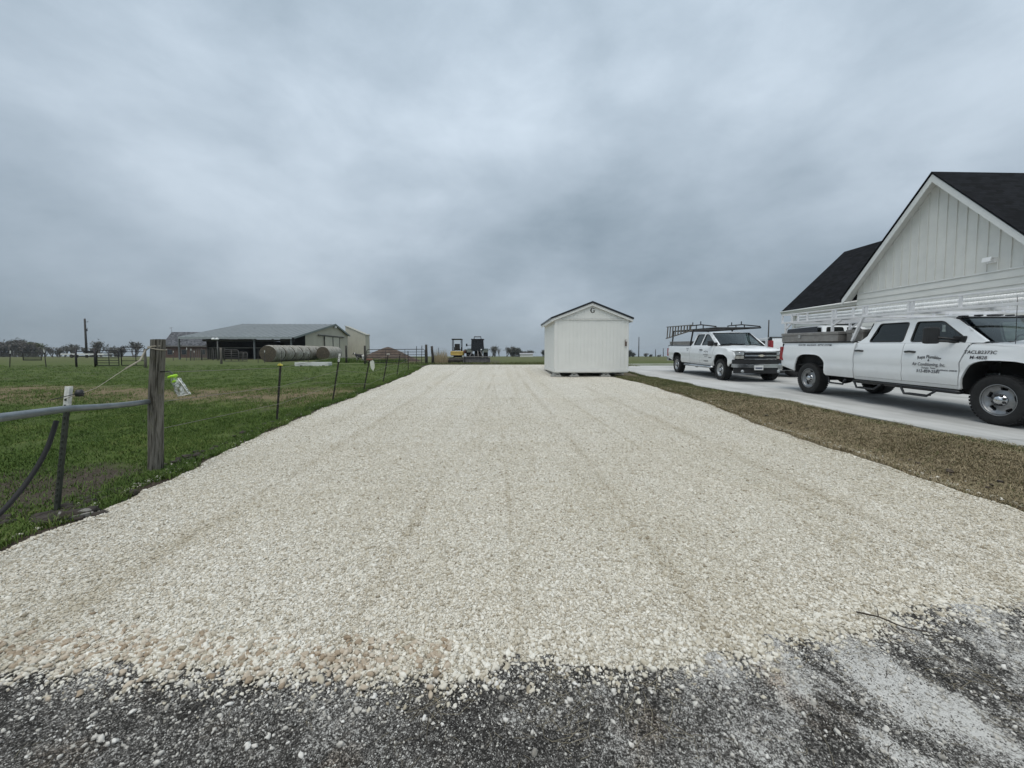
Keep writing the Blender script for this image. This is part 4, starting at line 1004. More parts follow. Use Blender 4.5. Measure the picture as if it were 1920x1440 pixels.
    for s in (1, -1): MB().lathe([(0, .01), (.05, .01), (.055, -.02)], 14, (FX(.62)+.06, s*.62, gz0-.43), 'X').build('fog_lamp', LENS, T)
    pl = MB().box((FX(0)+.11, -.12, gz0-.30), (.012, .31, .16), None, .004).build('license_plate', M('plate_white', (.66, .67, .66), .5), T)
    MB().box((FX(0)+.1175, -.12, gz0-.31), (.003, .24, .05)).build('plate_characters', M('plate_blue', (.06, .07, .12), .6), pl)
    # tail
    tg = MB().box((xt+.05, 0, (zr+zb+.2)/2), (.07, hw*2-.34, zr-zb-.2), None, .015).build('tailgate', PAINT, T); MB().box((xt+.008, 0, zr-.14), (.03, .22, .06), None, .01).build('tailgate_handle', BLK, tg)
    rbm = MB().box((xt-.03, 0, zb+.10), (.22, hw*2-.08, .20), None, .03).build('rear_bumper', CHROME, T)
    for s in (1, -1):
        MB().box((xt+.048, s*(hw-.075), zr-.31), (.135, .14, .40), None, .025).build('taillight', RED, T)
        MB().box((xt+.06, s*(hw-.115), zr-.065), (.09, .11, .10), None, .015).build('taillight_cap', BLK, T)
        MB().box(((xt+gap)/2, s*(hw-.085), zr+.012), (gap-xt-.08, .10, .03), None, .008).build('bed_rail_cap', BLK, T)
        MB().box(((xt+gap)/2, s*(hw-.19), (zr+zb+.25)/2), (gap-xt-.1, .02, zr-zb-.25)).build('bed_wall', UNDER, T)
        lin = MB()
        for cx in (0, xr):
            pr = arch(cx, aw+.01, az+.01, zb, 3.2, 12); vv = []
            for (u, z_) in pr: vv += [(u, s*(hw-.03), z_), (u, s*(hw-.42), z_)]
            lin.add(vv, [(2*i, 2*i+1, 2*i+3, 2*i+2) for i in range(len(pr)-1)], True)
        lin.build('wheel_arch_liner', UNDER, T)
    MB().box(((xt+gap)/2, 0, zb+.22), (gap-xt-.1, hw*1.8, .04)).build('bed_floor', UNDER, T)
    MB().box((gap-.06, 0, (zr+zb)/2+.1), (.05, hw*1.7, zr-zb-.2)).build('bed_front_wall', PAINT, T)
    ch = MB(); ch.box(((xt+xf)/2-.1, .42, zb-.06), (xf-xt-.5, .09, .17)).box(((xt+xf)/2-.1, -.42, zb-.06), (xf-xt-.5, .09, .17)).box(((gap+.2)/2, 0, zb+.02), (-gap+.7, 1.5, .10)).box((xr+.9, 0, zb-.06), (1.3, .55, .22)).box((.35, 0, zb-.02), (1.0, .8, .22))
    for cx in (0, xr): ch.tube([(cx, -.8, P['tr']), (cx, .8, P['tr'])], .055, 8).lathe([(0, -.16), (.12, -.12), (.15, 0), (.12, .12), (0, .16)], 12, (cx, 0, P['tr']), 'X')
    ch.box((.1, 0, zb+.35), (1.1, .9, .5)).box(((xt+gap)/2, 0, zb+.10), (gap-xt-.2, hw*1.2, .04)).box(((gap+xd)/2, 0, zb+.03), (xd-gap, hw*1.86, .04)).box((.1, 0, zb+.08), (1.4, hw*1.15, .05)); ch.build('chassis', UNDER, T)
    # cabin
    cb = MB(); cb.box(((xb+xd)/2-.12, .42, zb+.35), (.52, .5, .22), None, .05).box(((xb+xd)/2-.12, -.42, zb+.35), (.52, .5, .22), None, .05)
    for s in (1, -1): cb.box(((xb+xd)/2-.42, s*.42, zs-.08), (.16, .5, .62), (0, -.18, 0), .05).box(((xb+xd)/2-.52, s*.42, zs+.30), (.11, .26, .18), (0, -.1, 0), .04)
    cb.box((gap+.38, 0, zs-.12), (.16, 1.4, .60), (0, -.12, 0), .05).box((gap+.62, 0, zb+.35), (.45, 1.4, .2), None, .05).box((xd+.05, 0, zs-.14), (.42, 1.55, .24), None, .06).box(((gap+xd)/2, 0, zb+.10), (xd-gap-.1, 1.6, .08))
    cb.build('cabin_interior', SEAT, T)
    stw = MB(); c0 = Vector((xd-.22, .40, zs-.02)); ring = []
    for k in range(17): a = 2*math.pi*k/16; ring.append(c0+Vector((-.07*math.sin(a), .18*math.cos(a), .17*math.sin(a))))
    stw.tube(ring, .014, 6, False).tube([c0, c0+Vector((.25, 0, -.1))], .03, 6); stw.build('steering_wheel', BLK, T)
    # mirrors
    for s in (1, -1):
        mx_ = xd+P['mirror'][0]; yo = GW(xd, zs)+P['mirror'][1]; mm = empty('side_mirror', (mx_, s*yo, zs+P['mirror'][2])); mm.parent = T
        MB().box((0, 0, 0), P['mirror'][3], None, .035).build('mirror_shell', BLK, mm)
        MB().box((-P['mirror'][3][0]/2-.001, 0, 0), (.008, P['mirror'][3][1]*.82, P['mirror'][3][2]*.84)).build('mirror_glass', CHROME, mm)
        ar = MB(); yi = GW(xd+.12, zs+.06)-yo
        ar.tube([(0, 0, -.03), (.12, s*(yi*.55), -.06), (.20, s*yi, -.05-P['mirror'][2]+.10)], .022, 6)
        if P['mirror'][1] > .2: ar.tube([(0, 0, -.10), (.12, s*(yi*.55), -.11), (.20, s*yi, -.05-P['mirror'][2]+.05)], .022, 6)
        ar.box((.19, s*(yi+.01), -P['mirror'][2]+.06), (.22, .03, .13), None, .012); ar.build('mirror_arm', BLK, mm)
    # steps
    for s in (1, -1):
        if P['step'] == 'nerf':
            yy = hw+.02; b = MB(); b.tube([(gap+.05, s*(hw-.12), zb-.06), (gap+.02, s*(yy-.06), zb-.07), (xd, s*(yy-.06), zb-.07), (xd+.02, s*(hw-.12), zb-.06)], .036, 8)
            for c in (xb+.40, gap+.45): b.tube([(c-.34, s*yy, zb-.08), (c-.26, s*(yy+.01), zb-.20), (c+.18, s*(yy+.01), zb-.20), (c+.34, s*yy, zb-.08)], .022, 8).box((c-.04, s*(yy-.04), zb-.19), (.42, .10, .02))
            b.tube([(gap-.15, s*yy, zb-.05), (gap-.22, s*yy, zb-.17), (gap-.62, s*yy, zb-.17), (gap-.75, s*(yy-.06), zb-.04)], .022, 8); b.build('step_bar', GLB, T)
        else:
            MB().tube([(gap-.55, s*(hw-.16), zb-.06), (gap-.4, s*(hw+.02), zb-.08), (xd-.1, s*(hw+.02), zb-.08), (xd+.02, s*(hw-.15), zb-.05)], .045, 8).build('step_bar', CHROME, T)
    for s in (1, -1):
        wheel(P, 0, s, P['wheel'], T); wheel(P, xr, s, P['wheel'], T)
    # aerial and roof marker lamps
    if P['markers']:
        for y, l in ((-.52, .16), (-.28, .12), (0, .34), (.28, .12), (.52, .16)): MB().box((xt2-.05+.04*(1-(y/.5)**2), y, RZ(xt2-.05, y)+.012), (.10, l*.6, .03), None, .01).build('marker_lamp', GLB, T)
        a0 = Vector((.02, -hw+.2, HZ(.02, -hw+.2))); MB().tube([a0, a0+Vector((-.03, 0, .78))], .004, 5).build('aerial', GLB, T)
    # lettering
    INK = M('vinyl_ink', (.035, .035, .045), .5)
    sdoor = {'front': fds[1], 'rear': rds[1], 'bed': beds[1], 'body': T}
    for (txt, x, z, size, bold, shear, par, arc, sqx) in (text or []):
        vs, fs = text_mesh(txt, size, bold, shear, 1.0, 'CENTER')
        cr = 1/arc if arc else 0
        o = []
        for v in vs:
            u, w_ = v.x*sqx, v.y
            if arc: a = u/arc; u, w_ = (arc+w_)*math.sin(a), (arc+w_)*math.cos(a)-arc
            X, Z = x+u, z+w_; o.append((X, -(max(W(X, z+q_*size) for q_ in (-.2, .0, .3, .6, .8))+.003), Z))
        MB().add(o, fs).build('lettering', INK, sdoor[par])
    return T, W, GW, RZ
def place(T, pxn, d_yaw, along, lateral):
    """stand a truck on the concrete: lateral/along measured from the camera on a heading d_yaw"""
    s, c = math.sin(d_yaw), math.cos(d_yaw); x, y = along*s+lateral*c, along*c-lateral*s
    T.location = (x, y, float(np.interp(y, _t, _conc))+.02)
    T.rotation_euler = (0, R(1.25), -d_yaw-math.pi/2)
NEAR = dict(hw=1.01, zb=.54, zs=1.35, zr=1.37, zt=1.885, xr=-4.26, xt=-5.46, gap=-2.84, B=-1.66, xd=-.60, xf=1.05, aw=.55, az=1.06, tr=.415, zh0=1.33, zh1=1.22, dome=.03,
            wr=(-2.52, -1.74), wf=(-1.58, -.60), lean=-.0, roof_front=-.98, roof_back=-2.56, mirror=(-.30, .30, .14, (.12, .22, .31)), chrome=True, step='nerf', wheel='steel', markers=True)
ntext = [('Repa Plumbing', -1.12, 1.06, .088, .0015, .15, 'front', .85, .82), ('&', -1.12, 1.005, .06, .001, .15, 'front', 0, 1), ('Air Conditioning, Inc.', -1.12, .915, .088, .001, .1, 'front', 0, .80),
         ('Granger, Texas', -1.13, .86, .05, .0005, .2, 'front', 0, .85), ('512-859-2581', -1.13, .785, .078, .0015, .1, 'front', 0, 1.0), ('SILVERADO 2500HD', -.80, .835, .036, .001, .1, 'front', 0, 1.1),
         ('TACLB2373C', -.30, 1.165, .080, .0012, .18, 'body', 0, 1.05), ('M-4828', -.31, 1.075, .080, .0012, .18, 'body', 0, 1.05), ('ROOTER - BACKHOE - SEPTIC SYSTEM', -4.12, 1.285, .068, .001, .25, 'bed', 0, 1.02)]
near, NW, NGW, NRZ = pickup(NEAR, 'white crew cab work truck with white ladder rack, nearest to the camera at right', text=ntext)
place(near, 0, math.atan((980-PX0)/F), 6.60, 7.74+1.01)
FAR = dict(hw=.985, zb=.52, zs=1.27, zr=1.25, zt=1.84, xr=-4.0, xt=-5.20, gap=-2.62, B=-1.70, xd=-.62, xf=.88, aw=.50, az=.96, tr=.39, zh0=1.25, zh1=1.07, dome=.015,
           wr=(-2.38, -1.78), wf=(-1.64, -.62), lean=-.12, roof_front=-1.20, roof_back=-2.42, mirror=(-.12, .10, .09, (.10, .20, .20)), chrome=True, step='tube', wheel='alloy', markers=False, rear_handle=False)
ftext = [('Repa Plumbing', -1.12, 1.03, .075, .001, .15, 'front', .6, .72), ('&', -1.12, .975, .05, .001, .15, 'front', 0, 1), ('Air Conditioning, Inc.', -1.12, .895, .07, .001, .1, 'front', 0, .72), ('Granger, Texas', -1.13, .835, .045, .0005, .2, 'front', 0, .85),
         ('SILVERADO', -.80, .795, .04, .002, .1, 'front', 0, 1.1), ('512-859-2581', -1.12, .64, .07, .002, 0, 'front', 0, .9), ('TACLB2373C', -2.86, 1.12, .055, .001, .1, 'bed', 0, .9), ('M-4828', -2.84, 1.05, .055, .001, .1, 'bed', 0, .9)]
far_t, FW, FGW, FRZ = pickup(FAR, 'white extended cab pickup with black rack and ladder, parked behind the nearest truck', text=ftext)
place(far_t, 0, math.atan((973-PX0)/F), 14.7, 7.45+.985)
THIRD = dict(NEAR); THIRD.update(xr=-3.70, xt=-4.75, hw=.99, zs=1.37, zr=1.41, zt=1.92, markers=False, mirror=(-.12, .10, .09, (.10, .20, .20)), step='tube')
third, TW_, TG_, TR_ = pickup(THIRD, 'white crew cab pickup parked by the garage, half hidden behind the nearest truck')
third.scale = (1.1, 1.1, 1.1); third.location = (15.95, 16.65, float(np.interp(16.5, _t, _conc))+.02); third.rotation_euler = (R(-1.2), 0, R(3))

# --- racks and loads
def rack_white(T):
    r = empty('ladder_rack'); r.parent = T
    zl, zu = 1.965, 2.20; x0, x1 = -5.55, 1.15; ys = .93
    for s in (1, -1):
        y = s*ys; MB().box(((x0+x1)/2, y, zl), (x1-x0, .045, .05), None, .006).build('rail', WRACK, r); MB().box(((x0+x1)/2, y, zu), (x1-x0, .035, .035), None, .006).build('rail', WRACK, r)
        for x in (-5.53, -5.12, -4.86, -4.5, -3.62, -3.52, -3.0, -2.72, -2.64, -1.66, -1.58, -.72, .28, 1.13): MB().box((x, y, (zl+zu)/2), (.04, .035, zu-zl-.04)).build('upright', WRACK, r)
        for x, dx in ((-5.36, 0), (-3.6, 0), (-2.98, .26)): MB().bar((x, y, NEAR['zr']+.03), (x+dx, y, zl-.02), .05, .05, (0, 1, 0)).build('leg', WRACK, r)
        MB().bar((-3.58, y, 1.80), (-3.32, y, zl-.03), .03, .03, (0, 1, 0)).bar((-5.34, y, 1.78), (-5.12, y, zl-.03), .03, .03, (0, 1, 0)).build('brace', WRACK, r)
        ms = MB(); h = zu-zl-.05; n = int((1.1+2.6)/.085)
        for k in range(n):
            a = -2.6+k*.085
            ms.bar((a, y, zl+.025), (a+.12, y, zu-.018), .003, .004, (0, 1, 0)); ms.bar((a+.12, y+.005, zl+.025), (a, y+.005, zu-.018), .003, .004, (0, 1, 0))
        ms.build('wire_mesh', WRACK, r)
    for x in (-5.53, -4.5, -3.6, -2.7, -1.62, -.72, .28, 1.13): MB().box((x, 0, zl-.003), (.045, 2*ys-.05, .042)).build('crossbar', WRACK, r)
    MB().box((x0+.02, 0, zu), (.03, 2*ys-.04, .03)).build('crossbar', WRACK, r)
    return r
rack_white(near)
def on(T, p): return T.matrix_basis @ Vector(p)
bpy.context.view_layer.update()
def load(name, T, label, cat, group=None):
    e = empty(name, T.location, T.rotation_euler, label, cat, group); return e
e = load('pipe_bundle', near, 'white plastic pipes lying along the white ladder rack', 'pipes')
for y, z, r_ in ((-.72, 2.035, .05), (-.60, 2.035, .05), (-.66, 2.12, .045)): MB().tube([(-5.2, y, z), (.6, y, z)], r_, 12).build('pipe', M('pvc_white', (.72, .73, .72), .35), e)
e = load('blue_pipe', near, 'dark blue pipe inside the mesh of the white rack', 'pipe')
MB().tube([(-2.4, -.42, 2.05), (1.0, -.42, 2.05)], .065, 12).build('pipe', M('dark_blue_pipe', (.03, .045, .09), .4), e)
m, t = newmat('tread_plate'); v = t.co('Object')
t.set(Base_Color=t.ramp(t.noise(v, 5, 4, .6), (.3, (.24, .225, .21)), (.7, (.36, .345, .33))), Metallic=.6, Roughness=.5); t.bump(t.vor(v, 45), .5, .01); PLATE = m
def toolbox(T, c, d, label, lats):
    e = load('toolbox', T, label, 'toolbox'); z0 = c[2]-d[2]/2
    MB().box((c[0], c[1], z0+d[2]*.34), (d[0], d[1], d[2]*.68), None, .01).build('box_body', PLATE, e)
    lid = MB().box((c[0], c[1], z0+d[2]*.84), (d[0]+.03, d[1]+.03, d[2]*.30), None, .012).build('lid', PLATE, e)
    for x in lats: MB().box((x, c[1]-d[1]/2-.012, z0+d[2]*.55), (.10, .025, .08), None, .006).build('latch', CHROME, e)
toolbox(near, (-4.37, -.80, 1.525), (2.08, .40, .25), 'long tread plate toolbox on the near bed rail of the nearest truck', (-4.65,))
toolbox(near, (-3.02, 0, 1.54), (.46, 1.70, .28), 'aluminium crossover toolbox behind the cab of the nearest truck', (-3.02,))
def rack_black(T):
    r = empty('ladder_rack'); r.parent = T; ys = .84; zl, zu = 1.96, 2.14
    for s in (1, -1):
        y = s*ys
        MB().tube([(-4.95, y, zl), (-1.2, y, zl), (-.62, y, zl)], .028, 8).build('rail', BRACK, r); MB().tube([(-3.0, y, zu), (-1.9, y, zu), (-.66, y, zl+.05)], .024, 8).build('rail', BRACK, r)
        for x in (-3.0, -2.35, -1.72): MB().box((x, y, (zl+zu)/2), (.035, .03, zu-zl)).build('upright', BRACK, r)
        for x in (-2.7, -1.95): MB().box((x, y, zu+.06), (.03, .03, .16)).build('upright', BRACK, r)
        for x, dx in ((-4.8, 0), (-2.75, .12)): MB().bar((x, s*.90, FAR['zr']+.03), (x+dx, y, zl), .05, .05, (0, 1, 0)).build('leg', BRACK, r)
    for x in (-4.9, -3.6, -2.4, -1.4, -.64): MB().tube([(x, -ys, zl), (x, ys, zl)], .024, 8).build('crossbar', BRACK, r)
    return r
rack_black(far_t)
e = load('wooden_ladder', far_t, 'weathered wooden ladder on edge at the back of the black rack', 'ladder')
WD = M('weathered_ladder_wood', (.16, .145, .125), .8, var=.3, stretch=(1, 6, 6))
la, lb = Vector((-5.45, -.92, 2.20)), Vector((-2.55, -.92, 2.16)); ka, kb = Vector((-5.45, -.95, 1.62)), Vector((-2.55, -.93, 1.93))
MB().bar(la, lb, .035, .07, (0, 1, 0)).build('rail', WD, e); MB().bar(ka, kb, .035, .07, (0, 1, 0)).build('rail', WD, e)
for k in range(9):
    f_ = (k+.3)/8.8; MB().bar(la.lerp(lb, f_), ka.lerp(kb, f_), .03, .085, (1, 0, 0)).build('rung', WD, e)
e = load('bed_toolbox', far_t, 'low dark toolbox on the bed rail of the far pickup', 'toolbox')
MB().box((-3.95, -.72, 1.36), (2.3, .36, .14), None, .01).build('box_body', PLATE, e); MB().box((-3.95, -.72, 1.445), (2.33, .38, .03), None, .008).build('lid', PLATE, e)
# ------------------------------------------------------------------ fences and yard things
TP = M('rusty_tpost', (.030, .026, .022), .8, var=.4, scale=14)
TPG = M('green_tpost', (.035, .040, .030), .75, var=.3, scale=14)
WCAP = M('white_post_paint', (.70, .70, .66), .6, var=.2, scale=25)
WOODP = M('grey_fence_wood', (.145, .130, .110), .9, var=.35, scale=5, stretch=(6, 6, .6), bump=.5, bscale=30)
DKW = M('dark_fence_wood', (.045, .040, .034), .9, var=.35, scale=5, stretch=(6, 6, .6), bump=.5, bscale=30)
DKP = M('dark_pipe', (.022, .020, .022), .55, .3, var=.3, scale=9)
def tpost(base, top, label, mat=TP, cap=None, group='metal fence posts along the gravel', w=.038):
    """a studded steel T post from ground to tip"""
    base, top = Vector(base), Vector(top); e = empty('fence_post', base, (0, 0, 0), label, 'fence post', group)
    d = top-base; f = d.normalized(); lo_ = -f*.12
    m_ = MB(); m_.bar(lo_, d, w, .007, (0, 1, 0)); m_.bar(lo_+Vector((0, .018, 0)), d+Vector((0, .018, 0)), .007, .034, (0, 1, 0))
    n = int(d.length/.055)
    for k in range(2, n): m_.box(f*(k*.055)+Vector((0, -.008, 0)), (.014, .012, .018))
    m_.build('post', mat, e)
    if cap == 'white':
        a = d*.84; MB().bar(a, d+f*.01, w+.008, .012, (0, 1, 0)).bar(a+Vector((0, .02, 0)), d+f*.01+Vector((0, .02, 0)), .012, .04, (0, 1, 0)).build('painted_tip', WCAP, e)
    if cap == 'yellow': MB().box(d+Vector((0, -.01, -.005)), (.085, .05, .024), None, .008).box(d+Vector((0, -.02, .016)), (.035, .03, .02)).build('insulator', M('yellow_plastic', (.62, .55, .09), .45), e)
    if cap == 'pale': MB().box(d+Vector((0, -.01, .0)), (.10, .05, .03), None, .008).build('insulator', M('pale_plastic', (.62, .60, .55), .5), e)
    if cap == 'rust': MB().box(d+Vector((0, 0, .0)), (.17, .10, .05), None, .012).build('cap', M('rust_cap', (.16, .07, .05), .8), e)
    return e
def up(px, py, tx, ty):
    b = hit(px, py); return b, at(tx, ty, b.y)
tips = []
for (bx_, by_, tx, ty, lab, mat, cap) in (
    (519, 789, 526, 684, 'black steel fence post with a yellow insulator on top, first beyond the wooden post', TP, 'yellow'),
    (624, 751, 637, 664, 'black steel fence post with a white painted tip, second along the gravel', TP, 'white'),
    (682, 733, 693, 674, 'leaning steel fence post with a rusty cap and pale tag', TP, 'rust'),
    (718, 718, 728, 664, 'leaning steel fence post with a pale insulator, before the pipe gate', TP, 'pale'),
    (744, 705, 750, 664, 'thin rusty fence post in front of the middle of the pipe gate', TP, None),
    (765.5, 694.5, 765, 658, 'short upright fence post in front of the right half of the pipe gate', TP, None)):
    b, t_ = up(bx_, by_, tx, ty); tips.append(t_); tpost(b, t_, lab, mat, cap)
b = hit(682, 733); tg_ = at(697, 684, b.y-.03)
MB().prism([(0, .16), (.07, .10), (.085, -.08), (.04, -.19), (-.03, -.1), (-.055, .08)], lambda u, v: tg_+Vector((u, 0, v)), lambda u, v: tg_+Vector((u, .012, v))).build('tag_plate', M('pale_tag', (.60, .62, .54), .5))
tag(bpy.data.objects['tag_plate'], 'pale oval tag hanging on the rusty capped fence post', 'tag')

# big weathered corner post
b, t_ = up(291, 884, 291, 636)
post = empty('corner_post', b, label='thick weathered grey wooden corner post at left beside the gravel', cat='fence post')
H = t_.z-b.z; m_ = MB(); n = 20; rows = 22; vs = []; fs = []
for j in range(rows+1):
    z = -.3+(H+.3)*j/rows
    for i in range(n):
        a = 2*math.pi*i/n; r = .076+.005*math.sin(3*a+1)+.004*math.sin(7*a+z*1.5)+.003*math.sin(13*a+2*z)-.006*j/rows+.004*math.sin(z*5+a)
        if i in (3, 9, 14): r -= .006*(1+math.sin(z*3+i))
        vs.append((r*math.cos(a), r*math.sin(a), z+(.008*math.cos(a) if j == rows else 0)))
for j in range(rows):
    for i in range(n): fs.append((j*n+i, j*n+(i+1) % n, (j+1)*n+(i+1) % n, (j+1)*n+i))
m_.add(vs, fs, True); m_.add([vs[rows*n+i] for i in range(n)], [tuple(range(n))])
m, t = newmat('weathered_post_wood'); v = t.co('Object', (1, 1, .10)); g_ = t.noise(v, 28, 6, .7, .4); s_ = t.noise(t.co('Object', (1, 1, .05)), 60, 3, .6)
c_ = t.mix(1.0, t.ramp(g_, (.28, (.060, .055, .047)), (.5, (.155, .145, .124)), (.72, (.26, .245, .215))), t.ramp(s_, (.36, (.25, .24, .22)), (.48, (1, 1, 1))), 'MULTIPLY')
c_ = t.mix(t.math('MULTIPLY', t.ramp(t.noise(t.co('Object'), 9, 4, .6), (.55, (0,0,0)), (.7, (1,1,1))), .5), c_, (.10, .10, .055))
t.set(Base_Color=c_, Roughness=.95, Specular_IOR_Level=.1); t.bump(t.math('ADD', g_, s_), .9, .012)
m_.build('post', m, post, 60); post.rotation_euler = (0, R(3.6), 0)
pb = post.location.copy()
WIRE = M('fence_wire', (.20, .185, .16), .6, .4, var=.2)
ROPE = M('pale_rope', (.33, .30, .24), .9, var=.2, scale=40)
# galvanised rail that closes the old gateway
a = Vector((pb.x+.01, pb.y-.02, at(282, 752, pb.y).z)); c = at(128, 766, 3.55); d_ = at(0, 783, 2.62)
GALV = M('galvanised_pipe', (.20, .225, .24), .42, .65, var=.18, scale=7, stretch=(1, 1, 1))
rail = empty('pipe_rail', (d_.x, d_.y, float(gz(d_.x, d_.y))), label='grey galvanised pipe rail joining the wooden corner post at left', cat='pipe rail')
e1 = d_+(d_-c)*.9+Vector((.04, 0, -.02)); off = Vector(rail.location)
pts = [a+(c-a)*k/6-Vector((0, 0, .012*math.sin(math.pi*k/6))) for k in range(6)]+[c+(d_-c)*k/5 for k in range(5)]+[d_, e1]
MB().tube([p-off for p in pts], .0285, 14).build('pipe', GALV, rail)
MB().tube([e1-off, Vector((e1.x, e1.y, float(gz(e1.x, e1.y))-.1))-off], .04, 10).build('end_post', GALV, rail)
# old T post with white tip
b = hit(104, 962); t_ = at(127, 727, b.y+.06)
old = tpost(b, t_, 'leaning old steel post with flaking white tip below the pipe rail', TPG, 'white', None, .033)
tb_ = Vector(old.location)
# black water line
h0 = at(106, 789, 3.30); h1 = at(86, 846, 3.2); h2 = at(50, 905, 3.05); h3 = at(0, 963, 2.85)
hs = [h0, h1, h2, h3, h3+(h3-h2)*.45+Vector((0, -.05, .0))]
hs.append(Vector((hs[-1].x-.15, hs[-1].y-.12, float(gz(hs[-1].x-.15, hs[-1].y-.12))+.0))); sp = []
for i in range(len(hs)-1):
    p0_, p1_, p2_, p3_ = hs[max(i-1, 0)], hs[i], hs[i+1], hs[min(i+2, len(hs)-1)]
    for k in range(6):
        u = k/6; sp.append(.5*((2*p1_)+(p2_-p0_)*u+(2*p0_-5*p1_+4*p2_-p3_)*u*u+(3*p1_-p0_-3*p2_+p3_)*u**3))
sp.append(hs[-1]); base = Vector(hs[-1])
tag(MB().tube([p-base for p in sp], .0165, 10).build('water_hose', M('black_poly_pipe', (.008, .008, .009), .75, var=.2)), 'black plastic water pipe curving up to the leaning post at left', 'hose').location = base
# rope from the wooden post down to the old post
q0 = Vector((pb.x+.09, pb.y-.082, at(303, 650, pb.y).z)); q1 = at(262, 676, pb.y-.35); q2 = at(234, 692, 4.15); q3 = at(180, 728, 3.8); q4 = t_+Vector((0, -.03, -.10))
rp = MB().tube([Vector((pb.x+.155, pb.y-.03, q0.z+.01))-q0, q0-q0, Vector((pb.x+.02, pb.y-.07, q0.z-.04))-q0, q1-q0, q2-q0], .0085, 6)
rp.tube([q2-q0, q3-q0, q4-q0], .0028, 5); rp.tube([Vector((.085*math.cos(k), .085*math.sin(k)+.082, -.02))+Vector((0, 0, -.02*math.cos(k))) for k in np.linspace(0, 6.3, 18)], .006, 5)
tag(rp.build('guy_rope', ROPE), 'pale frayed rope tied round the wooden corner post and running left', 'rope').location = q0
iv = at(149, 737, 3.75); ins = MB().lathe([(0, -.03), (.028, -.03), (.034, 0), (.022, .03), (0, .03)], 12).tube([(0, 0, 0), (-.13, -.12, -.05)], .004, 5); tag(ins.build('wire_insulator', BLK), 'black plastic insulator on the wire behind the pipe rail', 'insulator').location = iv
# fly trap bag on its arm
ft = at(334, 708, pb.y-.05); trap = empty('fly_trap_bag', ft, label='clear bag trap with neon yellow cap hanging from the wooden corner post', cat='bag')
MB().tube([Vector((pb.x+.12, pb.y-.02, at(308, 697, pb.y).z))-ft, at(318, 696, pb.y-.05)-ft, at(324, 702, pb.y-.05)-ft, Vector((-.05, 0, .035))], .007, 6).build('hanger_arm', GLB, trap)
NEON = M('neon_cap', (.42, .78, .03), .4, var=.1)
cap_rot = Matrix.Rotation(R(-22), 3, 'Y')
m_ = MB(); m_.lathe([(0, .035), (.048, .03), (.05, .012), (.03, .005), (.026, -.03), (.034, -.05), (0, -.055)], 16); m_.v = [tuple(cap_rot@Vector(p)+Vector((-.055, 0, -.005))) for p in m_.v]; m_.build('cap', NEON, trap)
bagm, t = newmat('clear_bag'); t.n.remove(t.b); oo = [n for n in t.n if n.type == 'OUTPUT_MATERIAL'][0]
tr = t.node('ShaderNodeBsdfTransparent'); df = t.node('ShaderNodeBsdfDiffuse'); gl = t.node('ShaderNodeBsdfGlossy'); gl.inputs['Roughness'].default_value = .15
pr = t.noise(t.co('Object'), 30, 5, .7); t.l.new(t.ramp(pr, (.42, (.78, .78, .74)), (.5, (.5, .5, .47)), (.56, (.12, .12, .10))), df.inputs[0])
m1 = t.node('ShaderNodeMixShader'); m1.inputs[0].default_value = .35; t.l.new(df.outputs[0], m1.inputs[1]); t.l.new(gl.outputs[0], m1.inputs[2])
m2 = t.node('ShaderNodeMixShader'); t.l.new(t.ramp(pr, (.38, (.75,.75,.75)), (.6, (.45,.45,.45))), m2.inputs[0]); t.l.new(tr.outputs[0], m2.inputs[1]); t.l.new(m1.outputs[0], m2.inputs[2]); t.l.new(m2.outputs[0], oo.inputs[0])
K = at(0, 0, 1); sc_ = pb.y/F
out = [(-16, -4), (-11, -2), (-4, -1), (2, 0), (20, 28), (19, 30), (0, 33), (-2, 30)]
m_ = patch([(u*sc_, -(v+1)*sc_) for u, v in out], lambda u, v: (u, .018*math.cos(u*60)*math.cos(v*30)-.02, v), .02, (), (0, .035, 0)); m_.build('bag', bagm, trap)
MB().tube([(19.5*sc_, -.02, -29.5*sc_), (10*sc_, -.03, -32*sc_), (0, -.02, -33.5*sc_)], .004, 5).tube([(2*sc_, -.02, -1*sc_), (12*sc_, -.025, -15*sc_), (20*sc_, -.02, -29*sc_)], .004, 5).build('bag_seam', M('bag_seam', (.7, .7, .68), .4), trap)

# pipe gate and posts at the end of the fence
def tube_gate(name, p0, p1, h, n, label, mat=DKP, r=.024, lift=.12, bars=(.33, .66), cat='gate', group=None):
    p0, p1 = Vector(p0), Vector(p1); L_ = p1-p0; e = empty(name, p0, label=label, cat=cat, group=group); z0 = lift; c = .10
    P = [Vector((0, 0, z0)), Vector((0, 0, h-c)), L_.normalized()*c+Vector((0, 0, h)), L_-L_.normalized()*c+Vector((0, 0, h)), L_+Vector((0, 0, h-c)), L_+Vector((0, 0, z0))]
    MB().tube(P+[P[0]], r, 8).build('gate_frame', mat, e)
    for k in range(1, n): zz = z0+(h-z0)*k/n; MB().tube([Vector((0, 0, zz)), L_+Vector((0, 0, zz))], r*.8, 6).build('rail', mat, e)
    for f_ in bars: MB().tube([L_*f_+Vector((0, 0, z0)), L_*f_+Vector((0, 0, h))], r*.75, 6).build('upright', mat, e)
    return e
g0 = at(688, 686, 30.2); g1 = at(797, 686, 29.6); g0.z = float(gz(g0.x, g0.y)); g1.z = float(gz(g1.x, g1.y))
tube_gate('pipe_gate', g0, g1, at(740, 655.5, 30).z-g0.z, 5, 'long dark tubular steel gate in front of the dirt pile', lift=.10)
